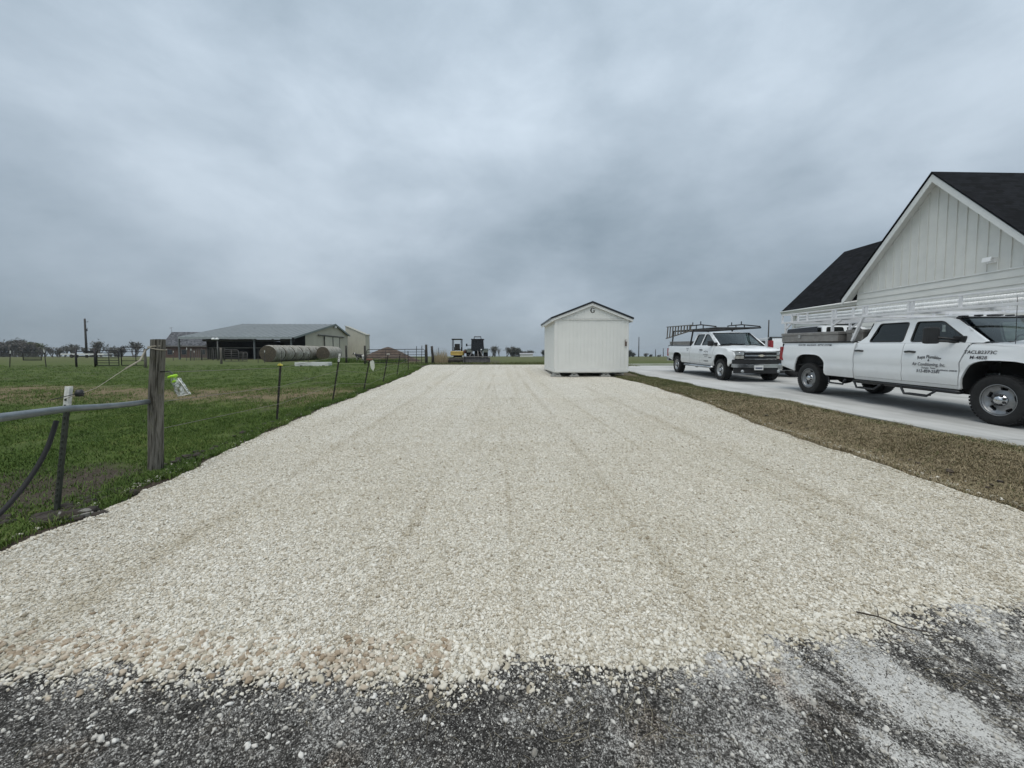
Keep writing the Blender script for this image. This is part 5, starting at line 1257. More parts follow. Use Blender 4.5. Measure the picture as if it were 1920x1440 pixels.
def wpost(px, ty, Y, r, label, mat=DKW, lean=0, group=None):
    b = at(px, 680, Y); b.z = float(gz(b.x, b.y)); H = at(px, ty, Y).z-b.z; e = MB()
    pts = [Vector((0, 0, -.2)), Vector((.01, 0, H*.4)), Vector((lean*.6, 0, H*.7)), Vector((lean, 0, H))]; e.tube(pts, [r*1.05, r, r*.97, r*.93], 10)
    o = e.build('wooden_post', mat); o.location = b; return tag(o, label, 'fence post', group)
wpost(799.5, 646, 26.5, .085, 'dark wooden gate post at the right end of the pipe gate')
wpost(811.5, 649, 27.5, .09, 'dark wooden post just right of the gate post, nearest the gravel end', lean=-.06)
wpost(684.5, 648, 30.6, .075, 'dark wooden post at the left end of the long pipe gate')
wpost(649.5, 648, 36, .085, 'short dark post in weeds before the tan barn gable')
for i, (px, ty, Y, lab) in enumerate(((780.5, 649, 27.6, 'thin stake behind the gate, left of the wooden gate post'), (790.5, 648, 27.2, 'thin stake close to the left side of the wooden gate post'), (822, 652, 34, 'slim stake standing in the tall dry weeds'))):
    b = at(px, 690, Y); b.z = float(gz(b.x, b.y)); tpost(b, at(px+.6, ty, Y), lab, TP, None, 'stakes by the pipe gate', .04)
# tubular panels and posts on the far side of the paddock
YL = 27
def gp(px, Y): p = at(px, 680, Y); p.z = float(gz(p.x, p.y)); return p
for px, ty, lab, mat in ((143, 653, 'dark steel post left of the small paddock gate, by the rails', DKP), (178.5, 653, 'dark steel hinge post of the small paddock gate', DKP)):
    b = gp(px, YL); o = MB().tube([(0, 0, -.2), (0, 0, at(px, ty, YL).z-b.z)], .055, 8).build('steel_post', mat); o.location = b; tag(o, lab, 'fence post')
wpost(272.5, 655, 26, .075, 'pale grey wooden post beside the big corner post', WOODP)
wpost(415, 652, 33, .085, 'grey wooden post left of the stacked gate panels, before the barn', WOODP)
tube_gate('paddock_gate', gp(182, YL), gp(223, YL), at(200, 657, YL).z-gp(200, YL).z, 6, 'small dark five-rail gate at left, nearest the utility pole', r=.03, bars=(.55,))
tube_gate('tall_panel', gp(228, YL), gp(273, YL+.3), at(250, 651, YL).z-gp(250, YL).z, 4, 'tall dark panel with a high top bar behind the corner post', r=.028, bars=(.6,))
a, b = gp(143, YL), gp(178.5, YL); hh_ = at(160, 668, YL).z-a.z
br_ = empty('board_rail', a, label='dark double rail between two steel posts at left', cat='rail')
for z in (hh_, hh_+.33): MB().bar((0, 0, z), (b-a)+Vector((0, 0, z)), .04, .07).build('rail', DKP, br_)
for i, (px, tx, ty) in enumerate(((17.5, 19, 658), (86, 82, 656))):
    b_ = gp(px, YL); tpost(b_, at(tx, ty, YL), ('thin fence post with white cap at the far left edge', 'thin fence post with white cap by the dark mesh panel')[i], TP, 'white', 'capped posts along the far left fence', .045)
wr = MB(); o0 = gp(0, YL)
for ty in (664, 668):
    pts = [at(px, ty+d, YL)-o0 for px, d in ((-40, 0), (18, -.5), (85, .3), (143, 0))]; wr.tube(pts, .006, 4)
tag(wr.build('fence_wire', WIRE), 'thin wires of the far left fence between the capped posts', 'wire').location = o0
mp_ = empty('mesh_panel', gp(44, 45), label='dark wire mesh panel standing in the field at far left', cat='panel'); w_ = gp(78, 45)-gp(44, 45); h_ = at(60, 661, 45).z-gp(60, 45).z
MB().tube([(0, 0, .05), (0, 0, h_), w_+Vector((0, 0, h_)), w_+Vector((0, 0, .05)), (0, 0, .05)], .045, 6).build('panel_frame', DKP, mp_)
ms = MB()
for k in range(1, 16): ms.bar(w_*(k/16)+Vector((0, 0, .05)), w_*(k/16)+Vector((0, 0, h_)), .02, .02)
for k in range(1, 7): ms.bar(Vector((0, 0, h_*k/7)), w_+Vector((0, 0, h_*k/7)), .02, .02)
ms.build('wire_mesh', M('dark_mesh', (.03, .035, .028), .8), mp_)
# stacked corral panels leaning by the barn
for i, (pa, pb_, Y, ty, ln, lab) in enumerate(((420, 447, 38, 656, .25, 'upright of two dark corral panels left of the hay bales'), (447, 463, 38.4, 660, .5, 'leaning corral panel at right of the pair beside the hay bales'))):
    g_ = tube_gate('corral_panel', gp(pa, Y), gp(pb_, Y+.2), at(pa, ty, Y).z-gp(pa, Y).z, 6, lab, M('grey_panel_tube', (.085, .08, .075), .6, .3), .035, .12, (.5,), 'panel', 'corral panels by the barn'); g_.rotation_euler = (-ln*.3, 0, 0)
# cattle panel fence in front of the barn
cf = empty('cattle_panel_fence', gp(357, 46), label='light wire cattle panel fence in front of the dark barn bay', cat='fence'); w_ = gp(421, 46)-gp(357, 46); ms = MB(); h_ = 1.25
for k in range(0, 17): ms.bar(w_*(k/16), w_*(k/16)+Vector((0, 0, h_)), .03, .03)
for k in range(1, 8): ms.bar(Vector((0, 0, h_*k/7.5)), w_+Vector((0, 0, h_*k/7.5)), .018, .018)
ms.build('wire_mesh', M('grey_wire_panel', (.13, .125, .115), .7, .2), cf)
for f_ in (0, .33, .66, 1): MB().tube([w_*f_+Vector((0, .05, -.1)), w_*f_+Vector((0, .05, h_+.1))], .05, 6).build('post', DKW, cf)
for i, (px, ty, lab) in enumerate(((325, 658, 'white capped stake left of the barn, nearest the corner post'), (350, 652, 'white capped stake under the left end of the barn roof'), (358, 654, 'white capped stake, second under the left barn eave'), (364, 658, 'white capped stake at the left end of the wire panel fence'))):
    b = gp(px, 44); tpost(b, at(px, ty, 44), lab, M('dull_stake', (.08, .078, .07), .8), 'white', 'white capped stakes before the barn', .06)
for i, (px, ty, lab, cap) in enumerate(((484, 655, 'dark steel stake left of the first hay bale', None), (496, 657, 'white tipped stake in front of the first hay bale', 'white'), (528, 658, 'dark stake before the second hay bale', None), (555, 657, 'white tipped stake before the middle of the bale row', 'white'), (570, 658, 'white tipped stake before the right part of the bale row', 'white'), (578, 660, 'white tipped stake at the right end of the front bale row', 'white'))):
    b = gp(px, 36); tpost(b, at(px, ty, 36), lab, M('grey_stake', (.055, .052, .048), .8), cap, 'stakes in front of the hay bales', .05)
# yard lamp
fl = empty('yard_light', gp(409, 45), label='yard light pole with two white lamp heads before the barn', cat='lamp post'); H = at(409, 636, 45).z-gp(409, 45).z
MB().tube([(0, 0, -.2), (0, 0, H)], .06, 8).build('pole', M('yard_pole', (.14, .135, .125), .7), fl); MB().box((-.12, -.02, H), (.8, .06, .06)).build('arm', DKP, fl)
for x in (-.36, .06): MB().lathe([(0, .12), (.10, .10), (.19, -.02), (.17, -.10), (0, -.12)], 12, (x, -.12, H+.04)).build('lamp_head', M('lamp_white', (.75, .76, .76), .4), fl)

# hay bales
m, t = newmat('round_bale'); v = t.co('Object'); f_ = t.noise(t.co('Object', (1, .25, 1)), 14, 5, .7)
t.set(Base_Color=t.mix(t.ramp(t.noise(v, 2.2, 4, .6), (.4, (0,0,0)), (.65, (.6,.6,.6))), t.ramp(f_, (.3, (.18, .172, .15)), (.7, (.52, .50, .45))), (.13, .11, .075)), Roughness=.95); t.bump(f_, .8, .05); BALE = m
m, t = newmat('bale_end'); v = t.co('Object'); xyz = t.sep(v); f_ = t.noise(v, 9, 5, .75)
t.set(Base_Color=t.ramp(f_, (.3, (.045, .038, .028)), (.55, (.10, .082, .058)), (.75, (.18, .15, .105))), Roughness=.95); t.bump(f_, 1.0, .08); BEND = m
def bale(x, y, rad, ln, rz, lab, k):
    e = empty('hay_bale', (x, y, float(gz(x, y))), (0, 0, rz), lab, 'hay bale', 'round hay bales by the barn'); rr = random.Random(k)
    v = []; f = []; n = 28; segs = 7
    for j in range(segs+1):
        yy = ln*(j/segs-.5)
        for i in range(n):
            a = 2*math.pi*i/n; r = rad*(1+.018*math.sin(3*a+k)+.012*math.sin(5*a+j+k))-(.07 if j in (0, segs) else 0)
            z = rad*.93+r*math.sin(a); z = max(z, .0)
            v.append((r*math.cos(a), yy, z))
    for j in range(segs):
        for i in range(n): f.append((j*n+i, j*n+(i+1) % n, (j+1)*n+(i+1) % n, (j+1)*n+i))
    MB().add(v, f, True).build('bale_wrap', BALE, e)
    for j, s in ((0, -1), (segs, 1)):
        c0 = (0, v[j*n][1]+s*.06, rad*.93); vs = [c0]
        for rr_ in (.5, 1.0):
            for i in range(n): p = v[j*n+i]; q_ = .06*(1-rr_); vs.append((c0[0]+(p[0])*rr_, p[1]+s*q_+(.02*math.sin(i*2.3+rr_*9) if rr_ < 1 else 0), c0[2]+(p[2]-c0[2])*rr_))
        fs = [(0, 1+i, 1+(i+1) % n) for i in range(n)]+[(1+i, 1+n+i, 1+n+(i+1) % n, 1+(i+1) % n) for i in range(n)]
        MB().add(vs, fs, True).build('bale_end', BEND, e)
A0 = at(511, 660, 39.6); A1 = at(590, 660, 49); rz = math.atan2(-(A1.x-A0.x), A1.y-A0.y)
nm = ('front', 'second', 'third', 'fourth', 'fifth', 'sixth')
for k in range(6): p = A0.lerp(A1, k/5); bale(p.x, p.y, .86, 1.72, rz, f'round hay bale, {nm[k]} from the open end of the front row', k)
for k, (px, Y) in enumerate(((596, 47.5), (606, 49.5), (613, 51.5))): p = at(px, 660, Y); bale(p.x+.9, p.y, .84, 1.55, rz, f'round hay bale, {("first", "second", "third")[k]} of the short rear row near the tan gable', 9+k)
# white trough
b = hit(588, 686.5); l_ = at(620, 686, b.y).x-at(557, 686, b.y).x
tr_ = empty('feed_trough', b, label='long white trough lying in the paddock before the hay bales', cat='trough'); h_ = at(588, 679, b.y).z-b.z; TRM = M('white_trough', (.60, .61, .59), .55, var=.15, scale=2)
for s in (1, -1): MB().box((0, s*.24, h_/2), (l_, .05, h_), None, .015).build('side_board', TRM, tr_)
for s in (1, -1): MB().box((s*(l_/2-.03), 0, h_/2), (.05, .43, h_-.02), None, .01).build('end_board', TRM, tr_)
MB().box((0, 0, .07), (l_-.1, .42, .05)).build('bottom', TRM, tr_)
for x in (-l_*.3, l_*.35): MB().box((x, 0, .02), (.16, .6, .07)).build('skid', DKW, tr_)
# dirt pile
pc = gp(728, 42); n = 40; vs = []; fs = []; RR, HH = 3.1, at(728, 649.5, 42).z-gp(728, 42).z
for j in range(13):
    q_ = j/12
    for i in range(n):
        a = 2*math.pi*i/n; r = RR*(1-q_)*(1+.10*math.sin(2*a+.5)+.05*math.sin(5*a+q_*5)); z = HH*(1-(1-q_)**1.25)*1.0+.05*math.sin(7*a+9*q_)*(1-q_)
        vs.append((r*math.cos(a), r*math.sin(a), z-.05))
for j in range(12):
    for i in range(n): fs.append((j*n+i, j*n+(i+1) % n, (j+1)*n+(i+1) % n, (j+1)*n+i))
dp = MB().add(vs, fs, True).build('dirt_pile', M('brown_soil', (.078, .055, .041), .95, var=.3, scale=3, bump=.9, bscale=9)); dp.location = pc; tag(dp, 'conical pile of brown soil behind the pipe gate', 'dirt pile')

# utility poles
POLE = M('utility_pole_wood', (.045, .042, .040), .9, var=.2, stretch=(5, 5, .4))
def upole(px, by_, ty, Y, r, label, top=True):
    b = at(px, by_, Y); b.z = min(b.z, float(gz(b.x, b.y))); H = at(px, ty, Y).z-b.z; e = empty('utility_pole', b, label=label, cat='utility pole', group='utility poles beyond the fields')
    MB().tube([(0, 0, -.5), (0, 0, H)], [r, r*.72], 10).build('pole', POLE, e)
    if top:
        hw_ = MB().box((.35, 0, H-.7), (.7, .08, .08)); hw_.build('arm', POLE, e)
        for x, z in ((.68, H-.58), (.05, H+.08), (.45, H-2.2)): MB().lathe([(0, -.1), (.09, -.08), (.06, .0), (.09, .06), (0, .12)], 8, (x, 0, z)).build('insulator', M('glass_insulator', (.2, .2, .2), .3), e)
        MB().box((.28, 0, H-2.6), (.3, .2, .5), None, .04).build('switch_box', DKP, e)
upole(162.5, 664, 598, 95, .24, 'tall utility pole with small cross arm at left of the paddock')
upole(1197.5, 669, 632, 150, .20, 'plain utility pole just right of the white shed', False)
upole(1229, 669, 655, 230, .24, 'short distant pole midway between shed and far pickup', False)
upole(1243.5, 669, 653, 230, .24, 'distant pole nearest to the tail of the far pickup', False)
upole(1439.5, 668, 600, 60, .115, 'utility pole rising behind the hood of the far pickup', False)

# ------------------------------------------------------------------ machines on the crest
YM = 35.0
YEL = M('machine_yellow', (.46, .33, .085), .45, var=.15, scale=4)
ME_ = gp(856, YM); ex_ = empty('mini_excavator', ME_, (0, 0, 0), 'small yellow excavator with black canopy at the end of the gravel', 'excavator')
def track(par, x, ln, r, wd):
    P = []
    for k in range(9): a = math.pi/2+math.pi*k/8; P.append((-ln/2+r*math.cos(a), r+r*math.sin(a)))
    for k in range(9): a = -math.pi/2+math.pi*k/8; P.append((ln/2+r*math.cos(a), r+r*math.sin(a)))
    tr = MB().prism(P, lambda u, v: (x-wd/2, u, v), lambda u, v: (x+wd/2, u, v)).build('track', RUBBER, par)
    for yy in (-ln/2, ln/2): MB().lathe([(0, -wd/2-.02), (r*.7, -wd/2-.02), (r*.7, wd/2+.02), (0, wd/2+.02)], 14, (x, yy, r), 'X').build('sprocket', DKP, tr)
for x in (-.42, .62): track(ex_, x+.0, 1.5, .25, .3)
bl = MB(); bl.prism([(-.06, .05), (.05, .0), (.0, .22), (.06, .45), (.0, .47), (-.08, .25)], lambda u, v: (-.82, -1.35+u, v+.02), lambda u, v: (.90, -1.35+u, v+.02)); bl.build('dozer_blade', M('dark_olive_steel', (.035, .032, .024), .6, .3, var=.3), ex_)
MB().bar((-.3, -1.3, .2), (-.2, -.6, .35), .1, .12).bar((.4, -1.3, .2), (.3, -.6, .35), .1, .12).build('blade_arm', DKP, ex_)
MB().box((.12, 0, .58), (.7, .7, .14)).build('turntable', DKP, ex_)
MB().box((.12, -.25, .86), (1.12, 1.2, .40), None, .09).build('engine_hood', YEL, ex_); MB().box((.12, -.78, .74), (1.0, .25, .14), None, .05).build('counterweight', YEL, ex_)
for x in (-.30, .46):
    for y in (-.45, .5): MB().box((x, y, 1.55), (.06, .06, 1.05)).build('canopy_post', GLB, ex_)
MB().box((.08, .02, 2.10), (.90, 1.15, .09), None, .03).build('canopy', GLB, ex_)
st = MB(); st.box((.10, .0, 1.18), (.50, .45, .14), None, .04).box((.10, -.22, 1.45), (.46, .12, .50), (.12, 0, 0), .05); st.build('seat', SEAT, ex_)
MB().tube([(-.22, .35, 1.08), (-.22, .35, 1.42)], .025, 6).tube([(.42, .35, 1.08), (.42, .35, 1.42)], .025, 6).build('lever', GLB, ex_)
bm_ = MB(); bm_.bar((.50, .6, .85), (.66, 1.5, 1.15), .16, .2).bar((.66, 1.5, 1.15), (.72, 2.3, 1.1), .14, .17).bar((.72, 2.3, 1.1), (.74, 2.6, .5), .12, .15); bm_.build('boom', M('grimy_boom', (.06, .05, .03), .6), ex_)
MB().prism([(2.3, .5), (2.75, .5), (2.8, .15), (2.45, .0), (2.2, .2)], lambda u, v: (.55, u, v), lambda u, v: (.95, u, v)).build('bucket', DKP, ex_)
MB().box((.74, -.1, .98), (.22, .7, .26), None, .05).build('side_console', M('dark_red_guard', (.10, .035, .025), .6), ex_)
# tractor
MT = gp(896, YM); tr_ = empty('tractor', MT, (0, 0, 0), 'dark cab tractor with a steel box blade at the end of the gravel', 'tractor'); tr_.scale = (1.12, 1.12, 1.1)
TG = M('tractor_dark_green', (.018, .034, .024), .5, var=.2)
def twheel(x, y, r, w):
    e = empty('wheel', (x, y, r)); e.parent = tr_
    ty = MB().lathe([(r*.55, -w/2), (r*.92, -w/2), (r, -w*.35), (r, w*.35), (r*.92, w/2), (r*.55, w/2)], 28, axis='X')
    for k in range(20):
        a = 2*math.pi*k/20
        for s in (-1, 1): ty.box((s*w*.22, r*1.0*math.cos(a+s*.08), r*1.0*math.sin(a+s*.08)), (w*.46, .06, .05), Matrix.Rotation(a, 3, 'X'))
    ty.build('tyre', RUBBER, e); MB().lathe([(0, -.05), (r*.56, -.05), (r*.56, .05), (0, .05)], 20, axis='X').build('rim', M('tractor_rim', (.28, .28, .26), .5), e)
for s in (-1, 1): twheel(s*.62, 0, .56, .34); twheel(s*.55, 1.75, .36, .24)
for s in (-1, 1): MB().prism([(-.62, .86), (-.52, 1.06), (-.2, 1.17), (.25, 1.17), (.6, 1.0), (.6, .95), (.25, 1.10), (-.2, 1.10), (-.45, 1.0)], lambda u, v: (s*.46, u, v), lambda u, v: (s*.82, u, v)).build('mudguard', TG, tr_)
cabp = [(-.46, .95), (.46, .95), (.50, 1.25), (.44, 1.86), (-.44, 1.86), (-.50, 1.25)]
MB().prism(cabp, lambda u, v: (u, -.45, v), lambda u, v: (u*.95, .75, v)).build('cab', M('cab_dark_glass', (.010, .013, .018), .15, var=.2), tr_)
for x in (-.48, .48): MB().bar((x, -.47, .95), (x*.92, -.47, 1.88), .05, .05).build('cab_pillar', GLB, tr_)
for k in range(6): MB().bar((-.35+k*.14, -.47, 1.0), (-.33+k*.132, -.47, 1.82), .02, .02).build('guard_bar', GLB, tr_)
MB().box((0, .12, 1.90), (1.0, 1.3, .08), None, .03).build('cab_roof', GLB, tr_)
MB().tube([(-.30, .1, 1.92), (-.28, .1, 2.12), (.24, .1, 2.12), (.26, .1, 1.92)], .04, 8).build('roof_bar', GLB, tr_)
MB().box((0, 1.45, .95), (.62, 1.5, .55), None, .1).build('engine_hood', TG, tr_); MB().box((0, .8, .6), (.5, 2.6, .35)).build('chassis', UNDER, tr_)
MB().tube([(-.5, -.2, 1.45), (-.82, -.25, 1.42)], .02, 6).box((-.86, -.25, 1.45), (.12, .06, .22), None, .02).build('mirror', GLB, tr_)
MB().lathe([(0, -.02), (.075, -.01), (.08, .05)], 12, (.30, -.55, 1.05), 'Y').build('work_lamp', LENS, tr_)
bb = empty('box_blade', (0, -1.35, .02)); bb.parent = tr_; GS = M('worn_grey_steel', (.17, .16, .155), .55, .4, var=.3, scale=5)
MB().box((0, .05, .25), (1.94, .06, .36), None, .01).build('moldboard', GS, bb); MB().box((0, -.02, .50), (1.98, .10, .08), None, .01).build('top_beam', M('pale_worn_steel', (.20, .19, .185), .5, .3, var=.2), bb)
for s in (-1, 1): MB().prism([(-.3, .02), (.35, .02), (.35, .55), (-.1, .60), (-.3, .45)], lambda u, v: (s*.98, u, v), lambda u, v: (s*1.01, u, v)).build('side_plate', GS, bb)
for x in (-.55, .1, .45): MB().bar((x, -.02, .5), (x*.6, .2, .95), .05, .06).build('hitch_bar', M('pale_worn_steel', (.20, .19, .185), .5, .3, var=.2), bb)
for x in np.linspace(-.8, .8, 5): MB().box((x, .2, .12), (.05, .08, .3)).build('ripper_tooth', GS, bb)

# ------------------------------------------------------------------ calf
def skin_thing(name, nodes, edges, parent, mat, sub=2):
    me = bpy.data.meshes.new(name); me.from_pydata([n[0] for n in nodes], edges, []); o = link(name, me, parent)
    bm = bmesh.new(); bm.from_mesh(me); ly = bm.verts.layers.skin.verify(); bm.verts.ensure_lookup_table()
    for i, n in enumerate(nodes): r = n[1] if isinstance(n[1], tuple) else (n[1], n[1]); bm.verts[i][ly].radius = r; bm.verts[i][ly].use_root = (i == 0)
    bm.to_mesh(me); bm.free(); me.materials.append(mat)
    md = o.modifiers.new('skin', 'SKIN'); md.use_smooth_shade = True; sd = o.modifiers.new('sub', 'SUBSURF'); sd.levels = sub; sd.render_levels = sub; return o
m, t = newmat('calf_hide'); v = t.co('Object'); xyz = t.sep(v); pn = t.noise(v, 2.3, 2, .4, .4)
t.set(Base_Color=t.mix(t.ramp(t.math('ADD', pn, t.math('MULTIPLY', t.math('ABSOLUTE', t.math('ADD', xyz[0], .02)), -.25)), (.33, (0,0,0)), (.36, (1,1,1))), (.50, .49, .46), (.016, .015, .015)), Roughness=.85); HIDE = m
cp_ = gp(674, 37.0); calf = empty('calf', cp_, (0, 0, R(-18)), 'black and white calf standing in weeds beside the tan barn', 'calf')
calf.scale = (.85, .85, .85)
nd_ = [((.05, 0, .72), (.20, .20)), ((.38, 0, .74), (.19, .19)), ((.56, 0, .74), (.15, .15)), ((-.25, 0, .74), (.17, .21)), ((-.42, 0, .84), (.11, .13)), ((-.56, 0, .98), (.09, .10)), ((-.66, 0, 1.02), (.085, .09)), ((-.78, 0, .93), (.06, .06)), ((-.87, 0, .86), (.045, .045)),
       ((-.24, .11, .50), .065), ((-.25, .11, .28), .038), ((-.24, .11, .04), .035), ((-.24, -.11, .50), .065), ((-.22, -.11, .28), .038), ((-.24, -.11, .04), .035),
       ((.50, .11, .52), .085), ((.58, .11, .30), .038), ((.53, .11, .04), .035), ((.50, -.11, .52), .085), ((.60, -.11, .30), .038), ((.55, -.11, .04), .035), ((.68, 0, .78), .03), ((.74, 0, .45), .022)]
skin_thing('body', nd_, [(0, 1), (1, 2), (0, 3), (3, 4), (4, 5), (5, 6), (6, 7), (7, 8), (3, 9), (9, 10), (10, 11), (3, 12), (12, 13), (13, 14), (2, 15), (15, 16), (16, 17), (2, 18), (18, 19), (19, 20), (2, 21), (21, 22)], calf, HIDE)
for s in (1, -1): MB().add([(-.62, s*.07, 1.07), (-.60, s*.20, 1.10), (-.58, s*.24, 1.04), (-.61, s*.16, 1.0), (-.63, s*.08, 1.02), (-.58, s*.15, 1.05)], [(0, 1, 5), (1, 2, 5), (2, 3, 5), (3, 4, 5), (4, 0, 5)]).build('ear', M('black_hide', (.015, .014, .014), .85), calf)

# ------------------------------------------------------------------ trees
BARK = M('grey_bark', (.10, .094, .088), .95, var=.3)
TWIG = M('grey_twig', (.14, .13, .122), .95, var=.25)
def tree_mesh(seed, h, spread, leafy, twigs=1.0, base=.28):
    """tapered trunk with forking limbs; leaf clumps as loose small faces"""
    rr = random.Random(seed); tr, cr, lf = MB(), MB(), MB()
    def grow(p, d, l, r, lev, m_):
        k = 3; pts = [p]; q = p.copy(); dd = d.copy()
        for i in range(k):
            dd = (dd+Vector((rr.uniform(-.22, .22), rr.uniform(-.22, .22), rr.uniform(-.05, .16)))).normalized(); q = q+dd*l/k; pts.append(q.copy())
        m_.tube(pts, [r*(1-.40*i/k) for i in range(k+1)], 5 if lev < 2 else 3, False)
        if lev >= 5:
            if leafy:
                for _ in range(leafy):
                    c = q+Vector((rr.gauss(0, .35), rr.gauss(0, .35), rr.gauss(0, .3)))*h*.07; s = h*rr.uniform(.014, .034)
                    a = [Vector((rr.uniform(-1, 1), rr.uniform(-1, 1), rr.uniform(-1, 1)))*s for _ in range(3)]; lf.add([c+x for x in a], [(0, 1, 2)])
            return
        n = (3 if lev == 0 else rr.choice((2, 3, 3)))+(1 if lev == 3 and rr.random() < twigs*.6 else 0)
        for i in range(n):
            az = rr.uniform(0, 6.28); tl = rr.uniform(.35, .85)*spread; a = Vector((math.cos(az)*tl, math.sin(az)*tl, 1)); nd2 = (dd+a*.85).normalized() if lev < 3 else (dd+Vector((math.cos(az), math.sin(az), .3))*.8).normalized()
            grow(pts[-1] if rr.random() < .7 else pts[-2], nd2, l*rr.uniform(.62, .86), r*.62, lev+1, cr)
    for st in range(1 if base > .15 else 3):
        grow(Vector((rr.uniform(-.1, .1)*h*(base < .15), 0, -.2)), Vector((rr.uniform(-.15, .15), rr.uniform(-.15, .15), 1)), h*max(base, .16), h*.026, 0, tr)
    return tr, cr, lf
_tv = {}
def tree(px, by_, ty, Y, kind, label, grp, mir=1, wd=1.0):
    key = kind
    if key not in _tv:
        seed, spr, leafy, base, lm = {'bare': (3, .9, 0, .24, None), 'bare2': (8, 1.1, 1, .20, 'g'), 'shrub': (5, 1.2, 1, .10, 'g'), 'brown': (12, 1.1, 1, .12, 'b'), 'green': (14, 1.0, 3, .12, 'y'), 'dark': (17, 1.1, 3, .10, 'd')}[kind]
        a, b, c = tree_mesh(seed, 1.0, spr, leafy, 1, base)
        lmats = {'g': M('dull_leaf', (.13, .128, .112), .9, var=.3), 'b': M('brown_leaf', (.125, .112, .10), .9, var=.3), 'y': M('spring_leaf', (.095, .105, .040), .9, var=.3), 'd': M('dark_leaf', (.06, .068, .055), .9, var=.3), None: TWIG}
        zmax = max(p[2] for p in b.v); obs = []
        for nm_, mb_, mt in (('trunk', a, BARK), ('crown', b, TWIG), ('foliage', c, lmats[lm])):
            if mb_.v: mb_.v = [(p[0]/zmax, p[1]/zmax, p[2]/zmax) for p in mb_.v]; o = mb_.build(nm_, mt); obs.append(o.data); bpy.data.objects.remove(o)
        _tv[key] = obs
    b = at(px, by_, Y); b.z = min(float(gz(b.x, b.y)), b.z); H = at(px, ty, Y).z-b.z
    e = empty('tree', b, (0, 0, random.uniform(0, 6.28)), label, 'tree', grp); e.scale = (H*wd*mir, H*wd, H)
    for me in _tv[key]: link(me.name.split('.')[0], me, e)
    return e
wr = MB(); o0 = Vector(tips[0]); seq = [Vector((pb.x, pb.y, pb.z+1.25))]+tips
for dz_ in (-.06, -.42, -.75): wr.tube([q+Vector((0, -.02, dz_))-o0 for q in seq], .0035, 4, False)
tag(wr.build('fence_wire', WIRE), 'thin wire strands running from the corner post along the steel posts', 'wire').location = o0
G1 = 'trees of the far left wood'
kinds = ['brown', 'brown', 'brown', 'bare2', 'brown', 'green', 'brown', 'green', 'green', 'shrub']
for i, (px, ty) in enumerate(((-12, 640), (4, 638), (14, 640), (24, 637), (33, 638), (44, 641), (50, 640), (58, 643), (68, 644), (82, 653))):
    tree(px, 668, ty, 150+6*(i % 3), kinds[i], ('brownish bare tree at the left frame edge in the far wood', 'brownish bare tree, second from the left in the far wood', 'bare tree above the leftmost capped post', 'tallest grey bare tree in the far left wood', 'brown bare tree left of the green trees in the far wood', 'budding green tree above the left end of the mesh panel', 'brown tree between the budding green ones at far left', 'budding green tree above the mesh panel', 'rightmost budding green tree of the far left wood', 'low shrub at the right end of the far left wood')[i], G1, 1, 1.05)
G2 = 'bare trees behind the paddock gates'
for i, (px, ty, k) in enumerate(((104, 650, 'shrub'), (118, 648, 'bare2'), (131, 645, 'bare2'), (148, 650, 'bare2'), (168, 651, 'shrub'), (186, 642, 'bare'), (198, 640, 'bare2'), (212, 650, 'shrub'), (226, 649, 'brown'), (244, 640, 'bare2'), (256, 646, 'bare'))):
    tree(px, 668, ty, 120+7*(i % 3), k, ('low scrub tree left of the three paddock shrubs', 'bare shrub between mesh panel and dark steel post', 'taller bare shrub left of the dark steel post', 'bare shrub just right of the dark steel post', 'scrub at the foot of the left utility pole', 'thin bare tree above the hinge of the small gate', 'bare tree above the small paddock gate', 'scrub above the right end of the small gate', 'brown scrub left of the tall dark panel', 'bare tree above the tall dark panel', 'bare tree close to the big corner post')[i], G2, 1, 1.1)
G3 = 'trees across the field behind the tractor'
for i, (px, ty, k) in enumerate(((919, 651, 'bare2'), (929, 649, 'bare2'), (937, 652, 'bare'), (945, 651, 'bare2'), (954, 649.5, 'bare2'), (961, 652, 'shrub'), (967, 652, 'dark'), (974, 653, 'dark'), (981, 658, 'shrub'), (990, 657, 'dark'), (997, 657, 'bare2'), (1018, 656, 'dark'))):
    tree(px, 669, ty, 175+8*(i % 3), k, ('bare tree just right of the tractor cab', 'largest bare tree right of the tractor', 'thin bare tree, third right of the tractor', 'bare tree, fourth right of the tractor', 'tall bare tree left of the leafy ones across the field', 'scrub under the tall bare tree across the field', 'dark leafy tree in the middle of the far group', 'rounded dark tree right of the middle of the far group', 'low scrub right of the rounded dark tree', 'small dark tree above the low white building', 'small bare tree at the right end of the far group', 'dark bush touching the left edge of the shed')[i], G3, 1, 1.15)
G4 = 'bushes beyond the field right of the shed'
for i, (px, ty, k) in enumerate(((1182, 656, 'dark'), (1189, 661, 'dark'), (1211, 662, 'shrub'), (1220, 664, 'dark'), (1236, 665, 'shrub'))):
    tree(px, 670, ty, 170, k, ('dark bush touching the right edge of the shed', 'dark round bush left of the pole by the shed', 'faint scrub right of the pole by the shed', 'small dark bush left of the two short poles', 'low scrub between the two short distant poles')[i], G4, 1, 1.3)
lb_ = at(987, 668.5, 172); lw = empty('farm_building', (lb_.x, 172, float(gz(lb_.x, 172))), label='low white building far across the field left of the shed', cat='building')
MB().box((0, 0, .55), (5.5, 3, 1.1)).build('wall', TRIM, lw); MB().prism([(-1.8, 1.1), (1.8, 1.1), (0, 1.7)], lambda u, v: (-3, u, v), lambda u, v: (3, u, v)).build('roof', M('far_grey_roof', (.3, .3, .31), .6), lw)
lb_ = at(163, 667, 88); lw = empty('white_trailer', (lb_.x, 88, float(gz(lb_.x, 88))), label='low white flatbed trailer behind the rails at left', cat='trailer')
MB().box((0, 0, .75), (9, 2, .30), None, .03).build('deck', TRIM, lw)
